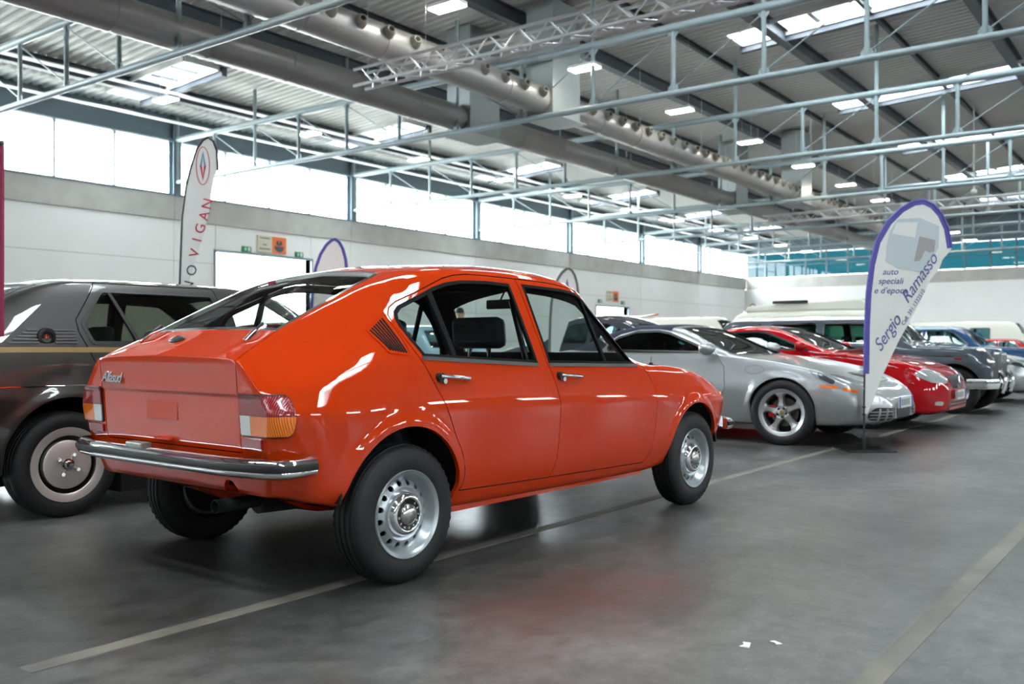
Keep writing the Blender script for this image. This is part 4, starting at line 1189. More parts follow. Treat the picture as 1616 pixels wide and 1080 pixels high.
def front_patch(L, poly, x0, x1, out, depth=.012):
    return L.clip(out, -depth, pmesh(poly, x0, x1, 'yz'))
def top_patch(L, poly, z0, z1, out, depth=.012):
    return L.clip(out, -depth, pmesh(poly, z0, z1, 'xy'))
def mirror_poly(poly): return [(-a, b) for a, b in poly]

def gen_car(name, label, loc, rz, sp, pm, glass=None, inner=None):
    car = empty(name, (loc[0], loc[1], 0), rz); tag(car, label, 'car' if 'van' not in name else 'van')
    glass = glass or M_GLASSD; lite = sp.get('step', .05) > .06
    x0, x1 = sp['top'][0][0], sp['top'][-1][0]
    xs = smart_xs(x0, x1, sp.get('step', .05))
    ar = [(a, sp['wz'], sp['ar'], .05) for a in sp['axles']]
    L = Loft(spec_lines(sp, np.unique(np.round(np.concatenate([xs] + [[p[0] for p in sp[k]] for k in ('top', 'belt', 'wid', 'bot')]), 3))), [0, .3, .5, 1, sp.get('r4', .5), .6, .55, 1, 0], [1, 1, 2, 3, 3, 5, 2, 3], [0, 2, 3, 4, 3, 4, 4, 4, 0], xs, arch_bump(ar, sp.get('flare', .012)), sp.get('xoff'), 12)
    cs = [c for poly in sp['wins'] for c in both(poly)]
    for xa, za, ra, w in ar:
        ap = [(xa - ra * .94, -.1), (xa + ra * .94, -.1)] + [(xa + ra * math.cos(t), za + ra * math.sin(t)) for t in np.linspace(.25, PI - .25, 30)]
        cs += both(ap, .42, 1.3)
    body = cut(L.skin(0, -.025), merge(cs))
    if sp['glass_xy']: body = cut(body, merge([pmesh(poly, sp['gz'], 3, 'xy') for poly in sp['glass_xy']]))
    paints = [pm, inner or M_DARK, M_UNDER]
    panels = {}
    for nm, plane, poly, m in sp.get('panels', ()):
        if plane == 'xz':
            for s in (-1, 1):
                a, b = (-1.4, -.3) if s < 0 else (.3, 1.4)
                panels[(nm, s)] = (inter(body, pmesh(poly, a, b)), m)
            body = cut(body, merge(both(offset_poly(poly, .006), .3, 1.4)))
        elif plane == 'xzfull':
            p = inter(body, pmesh(poly, -1.4, 1.4)); body = cut(body, pmesh(offset_poly(poly, .003), -1.4, 1.4)); panels[(nm, 0)] = (p, m)
    link('body_shell', L.dress(body, paints, 1, .5, lite=lite), None, car)
    P = {}
    for (nm, s), (p, m) in panels.items():
        P[(nm, s)] = link(nm, L.dress(p, [m or pm, inner or M_DARK, M_UNDER], lite=lite), None, car)
    def ringcut(polys, mk): return cut(merge([c for q in polys for c in mk(offset_poly(q, .012))]), merge([c for q in polys for c in mk(offset_poly(q, -.012))]))
    mk_s = lambda q: both(q); mk_t = lambda q: [pmesh(q, sp['gz'], 3, 'xy')]
    for q in sp['wins']:
        for c in both(offset_poly(q, .006)): link('side_window', L.smooth_like(L.clip(-.012, -.017, c)), glass, car)
    for q in sp['wins']:
        for s in (-1, 1):
            if lite and s > 0: continue
            pts = q + [q[0], q[1]]
            rb = ribbon(L, pts, .022, .003, s, .012)
            if rb: rb.build('window_seal', sp.get('seal_mat', M_TRIM), car)
    for k, poly in enumerate(sp['glass_xy']):
        nm = 'windscreen' if k == 0 else 'rear_window'
        link(nm, L.smooth_like(L.clip(-.012, -.017, pmesh(offset_poly(poly, .006), sp['gz'], 3, 'xy'))), glass, car)
        if not lite: link(nm + '_seal', L.clip(.002, -.02, cut(pmesh(offset_poly(poly, .012), sp['gz'], 3, 'xy'), pmesh(offset_poly(poly, -.014), sp['gz'] - .1, 3.1, 'xy'))), sp.get('seal_mat', M_TRIM), car)
    for xa, za, ra, w in ar:
        for s in (-1, 1):
            mb = MB(); n = 16; vs = []; r = ra + .014; yo = sp['track'] - .03
            for k in range(n + 1):
                t = .1 + (PI - .2) * k / n
                vs += [(xa + q * math.cos(t), s * yy, za + q * math.sin(t)) for q, yy in ((r, yo), (r, .42), (r + .01, .42), (r + .01, yo))]
            mb.add(vs, [(4 * k + i, 4 * k + (i + 1) % 4, 4 * k + 4 + (i + 1) % 4, 4 * k + 4 + i) for k in range(n) for i in range(4)])
            mb.prism([(xa + r * math.cos(.1 + (PI - .2) * k / 16), za + r * math.sin(.1 + (PI - .2) * k / 16)) for k in range(17)], s * .42, s * .43)
            mb.build('wheel_well', M_UNDER, car)
    for xa in sp['axles']:
        for s in (-1, 1):
            simple_wheel('wheel', sp['R'], sp.get('W', .19), sp['rim'], car, (xa, s * (sp['track'] - sp.get('W', .19) / 2), sp['R'] - .002), s, sp.get('wstyle', 'disc') , sp.get('m_rim'))
    xa, xb = sp['cabin']; hz = sp['hipz']
    MB().box((xa, -.6, sp['bot'][len(sp['bot']) // 2][1] + .03), (xb, .6, sp['bot'][len(sp['bot']) // 2][1] + .05)).build('cabin_floor', M_DARK, car)
    ls = sp.get('seats', [(xa + xb) / 2])
    for sx in ls:
        for yy in (-.36, .36):
            mb = MB().box((sx - .06, yy - .23, .45), (sx + .06, yy + .23, hz)); mb.v = [(x - (z - .45) * .25, y, z) for x, y, z in mb.v]
            g = mb.build('car_seat', sp.get('seat_mat', M_LEATHER), car, 60, bevel=.04)
            mb = MB().box((sx - .045, yy - .12, hz + .02), (sx + .035, yy + .12, hz + .17)); mb.v = [(x - (hz - .45) * .25, y, z) for x, y, z in mb.v]
            mb.build('headrest', sp.get('seat_mat', M_LEATHER), g, 60, bevel=.03)
    dx = sp['dash']; n = 20
    MB().box((dx, -.6, hz - .15), (dx + .3, .6, hz - .02)).build('dashboard', M_DARK, car, bevel=.03)
    c0 = Vector((dx - .14, .36, hz - .02)); ax = Vector((-.88, 0, .45)).normalized(); u = Vector((0, 1, 0)); w_ = ax.cross(u)
    MB().path([c0 + (u * math.cos(2 * PI * k / n) + w_ * math.sin(2 * PI * k / n)) * .18 for k in range(n + 1)], .014, 6).build('steering_wheel', M_TRIM, car, 60)
    return car, L, P
def disc_part(name, c, axis, r, t, m, parent, n=20, dome=.3):
    return MB().lathe([(0, t), (r * .6, t * .8), (r * .92, t * .35), (r, 0), (0, -.01)], n, axis, c, False).build(name, m, parent, 50)
def plate(parent, c, w=.52, h=.11, tilt=0, txt=None, yaw=0):
    """euro plate facing +x"""
    g = MB().box((0, -w / 2, -h / 2), (.012, w / 2, h / 2)).build('number_plate', M_WHITE, parent, loc=c)
    for s in (-1, 1): MB().box((.0125, s * w / 2 - (.045 if s > 0 else 0), -h / 2), (.014, s * w / 2 + (.045 if s < 0 else 0), h / 2)).build('plate_band', M_PLATEBLUE, g)
    for k in range(5): MB().box((.0125, -.15 + .065 * k - .018, -h * .28), (.0135, -.15 + .065 * k + .018, h * .28)).build('plate_mark', mat('plate_grey', (110, 112, 120), rough=.5), g)
    if txt: text('plate_text', txt, h * .75, M_TRIM, g, (.0135, 0, 0), (0, 1, 0), (0, 0, 1), .0005)
    return g
def mirror_part(parent, c, m, s=-1, sx=.09, sy=.10, sz=.065):
    mb = MB(); vs = []; n = 14; rows = 7
    for i in range(rows):
        a = PI * i / (rows - 1) - PI / 2
        for k in range(n): t = 2 * PI * k / n; vs.append((c[0] + sx * math.sin(a) * (1 if a > 0 else .35), c[1] + s * sy * math.cos(a) * math.cos(t) + s * .10, c[2] + sz * math.cos(a) * math.sin(t)))
    mb.add(vs, [(i * n + k, i * n + (k + 1) % n, (i + 1) * n + (k + 1) % n, (i + 1) * n + k) for i in range(rows - 1) for k in range(n)])
    g = mb.build('wing_mirror', m, parent, 60)
    MB().tube((c[0] - .02, c[1] - s * .06, c[2] - .04), (c[0], c[1] + s * .05, c[2] - .02), .022, 8, .014).build('mirror_foot', M_TRIM, g)
    return g

# --- dark grey saloon beside the fastback
P_GREY = paint('graphite_metallic', (58, 56, 54), .55, .38)
def grey_hatch():
    sp = dict(top=[(-1.02, .93), (-1.0, .97), (-.90, 1.00), (-.72, 1.03), (-.5, 1.13), (-.05, 1.345), (.15, 1.385), (.6, 1.40), (1.2, 1.395), (1.5, 1.36), (2.15, .98), (2.3, .95), (2.9, .90), (3.3, .82), (3.38, .72)],
              belt=[(-1.02, .88), (-.9, .93), (-.5, .955), (.5, .945), (2.1, .92), (2.8, .86), (3.25, .78), (3.38, .70)],
              wid=[(-1.02, .72), (-.9, .80), (-.4, .84), (.5, .85), (2.0, .85), (2.8, .82), (3.2, .76), (3.38, .66)],
              bot=[(-1.02, .42), (-.6, .32), (-.2, .22), (2.3, .20), (3.0, .28), (3.38, .36)], tum=.30, shoulder=.03, mid=.62, r4=.25,
              axles=[0, 2.55], wz=.33, ar=.352, R=.300, W=.19, rim=.205, wstyle='plate', m_rim=mat('champagne_alloy', (206, 196, 190), rough=.4, metal=.55), track=.83, flare=.016, step=.03,
              wins=[round_poly([(.275, 1.300), (1.03, 1.300), (1.06, .985), (.165, .985), (.120, 1.10)], .02, 2), round_poly([(1.14, 1.295), (1.42, 1.285), (1.95, .975), (1.16, .98)], .02, 2)],
              glass_xy=[[(1.56, -.52), (2.06, -.64), (2.10, 0), (2.06, .64), (1.56, .52)], [(-.62, -.60), (-.05, -.50), (-.05, .50), (-.62, .60)]], gz=.97,
              panels=[('rear_door', 'xz', [(.255, 1.345), (.09, 1.12), (.095, 1.05), (.13, .965), (.155, .90), (.225, .72), (.36, .52), (.40, .36), (1.10, .34), (1.10, .95), (1.06, 1.345)], None)],
              cabin=(.1, 2.0), hipz=.92, seats=[.55, 1.35], dash=1.75)
    car, L, P = gen_car('hatchback_car', 'dark grey metallic hatchback with gold pinstripe beside the orange car', (2.74, 5.98), math.radians(-2.0), sp, P_GREY, glassmat('smoked_glass', (.62, .64, .60)))
    for s in (-1, 1):
        rb = ribbon(L, lerp_pts([(-.98, .945), (-.2, .948), (.9, .942), (2.1, .92)], 12), .030, .0015, s); rb.build('gold_stripe', M_GOLD, car)
        rb = ribbon(L, lerp_pts([(-.98, .745), (.5, .745), (2.0, .74)], 14), .006, .002, s); rb.build('chrome_line', M_CHROME, car)
        rb = ribbon(L, lerp_pts([(-.98, .52), (-.40, .52)], 10), .055, .012, s); rb.build('bumper_strip', M_RUBBER, car)
        rb = ribbon(L, lerp_pts([(-.98, .470), (-.38, .470)], 10), .026, .0015, s); rb.build('gold_stripe', M_GOLD, car)
        rb = ribbon(L, lerp_pts([(.40, .42), (2.12, .42)], 10), .12, .010, s); rb.build('sill_moulding', M_RUBBER, car)
        blk = side_patch(L, [(-.36, .968), (-.30, 1.02), (.05, 1.33), (.235, 1.335), (.08, 1.13), (.085, 1.05), (.115, .968)], s, .0015, .01); link('pillar_panel', blk, mat('graphite_pillar', (52, 50, 50), rough=.45), car)
        for j in range(5):
            z = .985 + .018 * j
            for a, b in ((-.31 + .028 * j, -.145), (-.055, .07)):
                rb = ribbon(L, lerp_pts([(a, z), (b, z)], 4), .006, .007, s); rb.build('vent_rib', mat('vent_grey', (70, 68, 66), rough=.3), car)
        h = L.side(-.10, 1.02, s)[0]
        g = MB().lathe([(0, -s * -.004), (.030, -s * -.006), (.032, -s * -.016), (.050, -s * -.014), (.052, 0), (0, 0)], 28, 'y', tuple(h), False).build('fuel_cap', M_TRIM, car, 40)
        MB().lathe([(0, s * .012), (.012, s * .011), (.014, s * .004), (0, 0)], 14, 'y', tuple(h), False).build('cap_lock', M_CHROME, g, 40)
        dv = side_patch(L, [(.305, 1.31), (.325, 1.31), (.47, .975), (.445, .975)], s, .001, .02); link('quarter_light_divider', dv, M_TRIM, P[('rear_door', s)])
    MB().box((.36, -.74, .09), (2.16, .74, .24)).build('underbody_light_block', M_UNDER, car)  # block added to stop bright floor reflections showing under the car
    MB().box((-.36, -.45, .16), (.36, .45, .30)).build('rear_axle', M_UNDER, car)  # axle stand-in box, added with the block to darken the floor
    MB().sweep([(-.62, .84, .55), (-.95, .81, .55), (-1.07, .68, .55), (-1.09, 0, .55), (-1.07, -.68, .55), (-.95, -.81, .55), (-.62, -.84, .55)], [(-.03, .06), (.04, .05), (.04, -.05), (-.03, -.06)]).build('rear_bumper', M_RUBBER, car, 40)
    return car
# --- silver roadster
P_SILVER = paint('silver_metallic', (176, 178, 180), .65, .32)
M_BLUECLOTH = mat('navy_cloth', (32, 34, 58), rough=.85, bump=(300, .1))
def roadster():
    sp = dict(top=[(-.95, .55), (-.92, .66), (-.85, .77), (-.6, .86), (-.2, .915), (0, .955), (.2, 1.06), (.45, 1.165), (.75, 1.215), (1.02, 1.215), (1.15, 1.19), (1.86, .885), (1.95, .862), (2.2, .80), (2.6, .715), (3.0, .61), (3.2, .535), (3.30, .47), (3.33, .42)],
              belt=[(-.95, .55), (-.8, .74), (-.4, .87), (0, .905), (.6, .895), (1.2, .875), (1.9, .865), (2.2, .845), (2.5, .800), (2.75, .745), (3.0, .655), (3.2, .55), (3.30, .46), (3.33, .40)],
              wid=[(-.95, .62), (-.8, .80), (-.4, .87), (0, .89), (.8, .855), (1.6, .86), (2.415, .885), (2.8, .865), (3.0, .81), (3.15, .72), (3.25, .60), (3.33, .44)],
              bot=[(-.95, .34), (-.5, .24), (0, .19), (2.0, .18), (2.9, .19), (3.2, .22), (3.33, .27)], tum=.34, shoulder=.04, mid=.62, bw=.93, railz=.88, r4=.9,
              axles=[0, 2.415], wz=.325, ar=.338, R=.322, W=.22, rim=.226, wstyle='turbo', m_rim=mat('alloy_silver', (186, 187, 188), rough=.3, metal=.7), track=.875, flare=.014, step=.03,
              wins=[round_poly([(.42, .918), (.40, .98), (.50, 1.06), (.72, 1.125), (.98, 1.130), (1.12, 1.105), (1.66, .905)], .02, 2)],
              glass_xy=[[(1.19, -.52), (1.84, -.70), (1.90, -.3), (1.91, 0), (1.90, .3), (1.84, .70), (1.19, .52), (1.17, 0)], [(.12, -.40), (.42, -.42), (.42, .42), (.12, .40)]], gz=.87,
              panels=[('soft_top', 'xzfull', [(-.12, .925), (.30, .912), (.36, .955), (.40, 1.03), (.52, 1.10), (.74, 1.150), (.98, 1.155), (1.12, 1.135), (1.12, 1.4), (-.12, 1.4)], M_BLUECLOTH),
                      ('door', 'xz', [(.62, .915), (.60, .6), (.66, .32), (1.72, .30), (1.82, .55), (1.80, .76), (1.68, .900)], None)],
              cabin=(.3, 1.9), hipz=.86, seats=[.72], dash=1.5)
    car, L, P = gen_car('roadster', 'silver roadster with raised navy soft top next to the orange car\'s nose', (9.70, 5.74), -PI / 2, sp, P_SILVER, glassmat('roadster_glass', (.34, .46, .47)))
    for s in (-1, 1):
        hl = round_poly([(2.66, .742), (2.74, .762), (2.98, .640), (3.08, .565), (3.03, .545), (2.90, .575), (2.74, .66)], .03, 3)
        g = link('headlamp', side_patch(L, hl, s, .004, .004), mat('lamp_glass_grey', (150, 156, 160), rough=.08, coat=1), car)
        link('headlamp_bowl', side_patch(L, round_poly([(2.75, .72), (2.92, .64), (2.90, .60), (2.77, .66)], .02, 3), s, .0055, .002), mat('lamp_bowl_grey', (70, 74, 78), rough=.1, coat=1), g)  # darker grey bowl patch inside the lens
        link('indicator', side_patch(L, round_poly([(2.99, .578), (3.12, .548), (3.11, .525), (2.98, .550)], .012, 3), s, .007, .004), M_AMBER, g)
        link('side_marker', side_patch(L, round_poly([(2.775, .600), (2.945, .592), (2.945, .566), (2.785, .572)], .01, 2), s, .007, .004), M_AMBER, car)
        h = L.side(1.64, .93, s); hh = h[0] or Vector((1.6, s * .78, .93))
        mirror_part(car, (1.62, s * .80, .945), P_SILVER, s, .12, .11, .07)
        rb = ribbon(L, [(2.13 + .10 * math.cos(a), .735 + .042 * math.sin(a)) for a in np.linspace(0, 2 * PI, 28)], .004, .001, s); rb.build('fuel_flap_gap' if s < 0 else 'wing_gap', M_JOINT, car)
        intake = round_poly([(s * .30, .375), (s * .62, .385), (s * .68, .33), (s * .66, .265), (s * .33, .255)], .03, 3)
        g = link('air_intake', front_patch(L, intake, 2.9, 3.6, .0025, .004), M_TRIM, car)
        for q in (.285, .315, .345): link('intake_bar', front_patch(L, [(s * .31, q - .004), (s * .66, q - .004), (s * .66, q + .004), (s * .31, q + .004)], 2.9, 3.6, .010, .0), P_SILVER, g)
        for q in (.40, .49, .58): link('intake_post', front_patch(L, [(s * (q - .006), .26), (s * (q + .006), .26), (s * (q + .006), .375), (s * (q - .006), .375)], 2.9, 3.6, .010, .0), P_SILVER, g)
        link('roll_hoop', MB().path([(.62, s * .20, .75), (.62, s * .20, 1.0), (.62, s * .32, 1.05), (.62, s * .46, 1.0), (.62, s * .46, .75)], .022, 8).mesh(), M_TRIM, car, 50)
    link('centre_intake', front_patch(L, round_poly([(-.26, .37), (.26, .37), (.24, .27), (-.24, .27)], .03, 3), 2.9, 3.6, .0025, .004), M_TRIM, car)
    plate(car, (3.345, 0, .42), .50, .11)
    MB().box((1.52, -.45, .885), (1.72, -.12, .889)).build('dashboard_paper', M_WHITE, car)
    return car
# --- red coupe-roadster
P_RED = paint('red_paint', (186, 14, 24))
def red_coupe():
    sp = dict(top=[(-.80, .60), (-.76, .80), (-.6, .90), (-.15, .95), (.05, .99), (.3, 1.13), (.6, 1.215), (.9, 1.235), (1.15, 1.215), (1.88, .93), (1.98, .905), (2.4, .86), (2.8, .775), (3.05, .68), (3.16, .59), (3.20, .50)],
              belt=[(-.80, .58), (-.7, .83), (-.3, .91), (.5, .905), (1.9, .89), (2.4, .84), (2.75, .76), (3.0, .66), (3.15, .55), (3.20, .46)],
              wid=[(-.80, .66), (-.6, .80), (0, .85), (1.2, .84), (2.4, .855), (2.8, .83), (3.0, .77), (3.12, .67), (3.20, .50)],
              bot=[(-.80, .36), (-.4, .24), (0, .18), (2.2, .17), (3.0, .18), (3.2, .23)], tum=.36, shoulder=.05, mid=.62, bw=.93, r4=.8,
              axles=[0, 2.40], wz=.315, ar=.335, R=.31, W=.21, rim=.21, wstyle='disc', track=.83, flare=.01, step=.04,
              wins=[round_poly([(.32, .935), (.48, 1.09), (.70, 1.145), (1.0, 1.150), (1.13, 1.13), (1.68, .925)], .02, 2)],
              glass_xy=[[(1.20, -.50), (1.86, -.68), (1.93, 0), (1.86, .68), (1.20, .50)], [(.06, -.52), (.42, -.46), (.42, .46), (.06, .52)]], gz=.88,
              panels=[('door', 'xz', [(.50, .93), (.48, .5), (.55, .28), (1.72, .27), (1.80, .55), (1.78, .80), (1.72, .91)], None)],
              cabin=(.3, 1.9), hipz=.86, seats=[.75], dash=1.5)
    car, L, P = gen_car('coupe_car', 'red two-seat coupe with oval headlamps behind the silver roadster', (12.0, 5.57), -PI / 2, sp, P_RED, glassmat('coupe_glass', (.40, .52, .50)))
    for s in (-1, 1):
        hl = round_poly([(s * .37, .585), (s * .48, .69), (s * .68, .72), (s * .79, .65), (s * .72, .555), (s * .50, .535)], .06, 4)
        link('headlamp', front_patch(L, hl, 2.5, 3.4, .006, .004), mat('headlamp_clear', (196, 200, 200), rough=.06, coat=1, metal=.3), car)
        link('fog_lamp', front_patch(L, round_poly([(s * .58, .335), (s * .58, .29), (s * .68, .295), (s * .68, .34)], .02, 3), 2.5, 3.4, .006, .002), M_CLEAR, car)
        mirror_part(car, (1.60, s * .78, .965), P_RED, s)
    g = link('grille', front_patch(L, round_poly([(-.34, .625), (.34, .625), (.27, .475), (-.27, .475)], .03, 3), 2.8, 3.5, .004, .004), M_TRIM, car)
    st = MB(); c = Vector((3.215, 0, .545))
    for k in range(3):
        a = PI / 2 + k * 2 * PI / 3; st.tube(c, c + Vector((0, .07 * math.cos(a), .07 * math.sin(a))), .012, 5, .004)
    st.path([c + Vector((0, .074 * math.cos(t), .074 * math.sin(t))) for t in np.linspace(0, 2 * PI, 25)], .005, 5); st.build('star_emblem', M_CHROME, g)
    for z in (.275, .315): link('lower_slot', front_patch(L, [(-.5, z - .012), (.5, z - .012), (.5, z + .012), (-.5, z + .012)], 2.8, 3.5, .002, .003), M_TRIM, car)
    plate(car, (3.225, 0, .40), .50, .11)
    MB().box((1.50, -.5, .925), (1.72, -.10, .929)).build('dashboard_paper', M_WHITE, car)
    return car
# --- classic saloons and estates
def classic_spec(est=False, s=1.0):
    if est:
        top = [(-1.0, .80), (-.98, 1.0), (-.90, 1.32), (-.75, 1.42), (-.3, 1.455), (.8, 1.465), (1.5, 1.45), (1.72, 1.40), (2.12, 1.02), (2.2, .99), (2.6, .97), (2.95, .950), (3.09, .925), (3.15, .87), (3.18, .80)]
        wins = [round_poly([(-.78, 1.02), (-.70, 1.30), (-.15, 1.32), (-.12, 1.02)], .04, 3), round_poly([(-.02, 1.02), (-.03, 1.32), (.72, 1.325), (.74, 1.02)], .04, 3), round_poly([(.84, 1.02), (.83, 1.325), (1.42, 1.315), (1.60, 1.29), (1.90, 1.02)], .04, 3)]
    else:
        top = [(-1.1, .70), (-1.08, .82), (-.95, .90), (-.5, .94), (-.3, .99), (.02, 1.32), (.25, 1.40), (.8, 1.425), (1.4, 1.41), (1.6, 1.36), (2.02, 1.0), (2.1, .965), (2.6, .945), (3.1, .915), (3.45, .86), (3.55, .80), (3.58, .74)]
        wins = [round_poly([(.10, 1.0), (.18, 1.27), (.30, 1.30), (.84, 1.31), (.86, 1.0)], .04, 3), round_poly([(.94, 1.0), (.93, 1.31), (1.32, 1.30), (1.48, 1.27), (1.80, 1.0)], .04, 3)]
    e = -.40 if est else 0
    return dict(top=top, belt=[(-1.1 if not est else -1.0, .70), (-.9, .86), (-.3, .93), (.6, .95), (2.0, .935), (2.7, .915), (3.32 + e, .875), (3.58 + e, .74)],
                wid=[(-1.1 if not est else -1.0, .70), (-.9, .80), (-.2, .84), (1.2, .85), (2.6, .85), (3.34 + e, .81), (3.5 + e, .76), (3.58 + e, .68)],
                bot=[(-1.1 if not est else -1.0, .42), (-.6, .34), (0, .26), (2.3, .26), (3.1 + e, .32), (3.58 + e, .42)], tum=.30, shoulder=.04, mid=.75, r4=.5,
                axles=[0, 2.72], wz=.36, ar=.36, R=.33, W=.17, rim=.20, wstyle='disc', track=.79, flare=.006, step=.05, wins=wins,
                glass_xy=[[(1.72, -.50), (2.06, -.66), (2.10, 0), (2.06, .66), (1.72, .50)] if est else [(1.62, -.50), (1.97, -.66), (2.02, 0), (1.97, .66), (1.62, .50)]] + ([] if est else [[(-.28, -.60), (.02, -.52), (.02, .52), (-.28, .60)]]), gz=.98,
                cabin=(.1, 2.0), hipz=.95, seats=[.5, 1.2], dash=1.75, seal_mat=M_CHROME)
def classic_front(car, L, m, e=-.40):
    g = MB().box((3.52 + e, -.24, .46), (3.64 + e, .24, .885)).build('radiator_grille', M_CHROME, car, bevel=.03)
    for k in range(7): MB().box((3.638 + e, -.19 + .06 * k, .50), (3.652 + e, -.17 + .06 * k, .84)).build('grille_bar', M_CHROME, g)
    for s in (-1, 1):
        MB().lathe([(0, .10), (.06, .085), (.085, .04), (.095, 0), (.10, -.12), (0, -.12)], 20, 'x', (3.52 + e, s * .60, .74), False).build('headlamp', M_CHROME, car, 50)
        MB().lathe([(0, .07), (.05, .06), (.06, 0), (0, -.02)], 16, 'x', (3.53 + e, s * .60, .56), False).build('fog_lamp', M_CHROME, car, 50)
        MB().lathe([(0, .05), (.03, .04), (.035, -.06), (0, -.06)], 12, 'x', (3.46 + e, s * .66, .90), False).build('wing_lamp', M_CHROME, car, 50)
        MB().path([(3.66 + e, s * .32, .30), (3.70 + e, s * .32, .42), (3.69 + e, s * .32, .54), (3.64 + e, s * .32, .60)], .035, 10).build('overrider', M_CHROME, car, 50)
        link('side_repeater', side_patch(L, round_poly([(2.74, .80), (2.84, .795), (2.84, .77), (2.74, .775)], .01, 2), s, .012, .004), M_RED, car)
        rb = ribbon(L, lerp_pts([(-.6, .84), (1, .85), (3.3 + e, .82)], 12), .014, .006, s)
        if rb: rb.build('chrome_moulding', M_CHROME, car)
    MB().sweep([(3.30 + e, .84, .43), (3.56 + e, .76, .43), (3.66 + e, .5, .43), (3.68 + e, 0, .43), (3.66 + e, -.5, .43), (3.56 + e, -.76, .43), (3.30 + e, -.84, .43)][::-1], [(-.02, .07), (-.05, .05), (-.06, 0), (-.05, -.05), (-.02, -.07), (0, 0)]).build('front_bumper', M_CHROME, car, 50)
P_SLATE = paint('slate_grey', (84, 92, 102)); P_BLUE = paint('mid_blue', (52, 84, 124)); P_ICE = paint('ice_blue', (150, 176, 190)); P_IVORY = paint('ivory_white', (226, 224, 212)); P_DKGREY = paint('dark_slate', (66, 70, 76))
def estate():
    sp = classic_spec(True); sp['panels'] = [('roof', 'xzfull', [(-1.2, 1.375), (1.62, 1.375), (1.62, 1.7), (-1.2, 1.7)], P_IVORY)]
    car, L, P = gen_car('estate_car', 'slate grey classic estate with ivory roof and chrome grille', (15.2, 5.62), -PI / 2, sp, P_SLATE, glassmat('estate_glass', (.42, .60, .55)))
    classic_front(car, L, P_SLATE)
    g = MB().path([(1.95, -.80, 1.02), (1.95, -.90, 1.05)], .012, 6).build('wing_mirror', M_CHROME, car); 
    return car
def silver_sports():
    sp = dict(top=[(-.85, .60), (-.8, .82), (-.3, .93), (0, 1.0), (.4, 1.18), (.8, 1.24), (1.0, 1.23), (1.5, .95), (1.62, .915), (2.2, .87), (2.8, .79), (3.05, .71), (3.18, .60), (3.22, .50)],
              belt=[(-.85, .58), (-.7, .82), (-.2, .91), (1.5, .89), (2.3, .85), (2.8, .76), (3.05, .67), (3.18, .56), (3.22, .46)],
              wid=[(-.85, .66), (-.5, .84), (0, .88), (1.2, .86), (2.45, .885), (2.8, .86), (3.05, .78), (3.15, .68), (3.22, .52)],
              bot=[(-.85, .36), (-.4, .24), (0, .18), (2.2, .17), (3.0, .18), (3.22, .23)], tum=.36, shoulder=.05, mid=.62, bw=.93, r4=.4,
              axles=[0, 2.49], wz=.32, ar=.345, R=.32, W=.22, rim=.225, wstyle='disc', track=.87, flare=.012, step=.05,
              wins=[round_poly([(.10, .95), (.42, 1.11), (.95, 1.13), (1.33, .94)], .02, 2)], glass_xy=[[(1.06, -.50), (1.50, -.66), (1.55, 0), (1.50, .66), (1.06, .50)], [(.05, -.50), (.40, -.45), (.40, .45), (.05, .50)]], gz=.9,
              cabin=(.1, 1.5), hipz=.88, seats=[.5], dash=1.2)
    car, L, P = gen_car('sports_car', 'silver sports car with dark headlamps at the right edge', (18.55, 5.62), -PI / 2, sp, P_SILVER)
    for s in (-1, 1):
        link('headlamp', front_patch(L, round_poly([(s * .40, .60), (s * .44, .66), (s * .76, .70), (s * .82, .655), (s * .62, .585)], .02, 3), 2.4, 3.4, .006, .004), mat('dark_headlamp', (60, 64, 70), rough=.08, coat=1), car)
        link('indicator', side_patch(L, round_poly([(2.72, .70), (2.86, .665), (2.84, .645), (2.72, .665)], .01, 2), s, .008, .004), M_AMBER, car)
        link('kidney_grille', front_patch(L, round_poly([(s * .03, .50), (s * .03, .58), (s * .20, .58), (s * .18, .50)], .02, 3), 2.8, 3.4, .004, .004), M_TRIM, car)
    link('lower_intake', front_patch(L, round_poly([(-.6, .27), (-.55, .37), (.55, .37), (.6, .27)], .03, 3), 2.6, 3.4, .003, .004), M_TRIM, car)
    plate(car, (3.235, 0, .44), .5, .11)
    return car
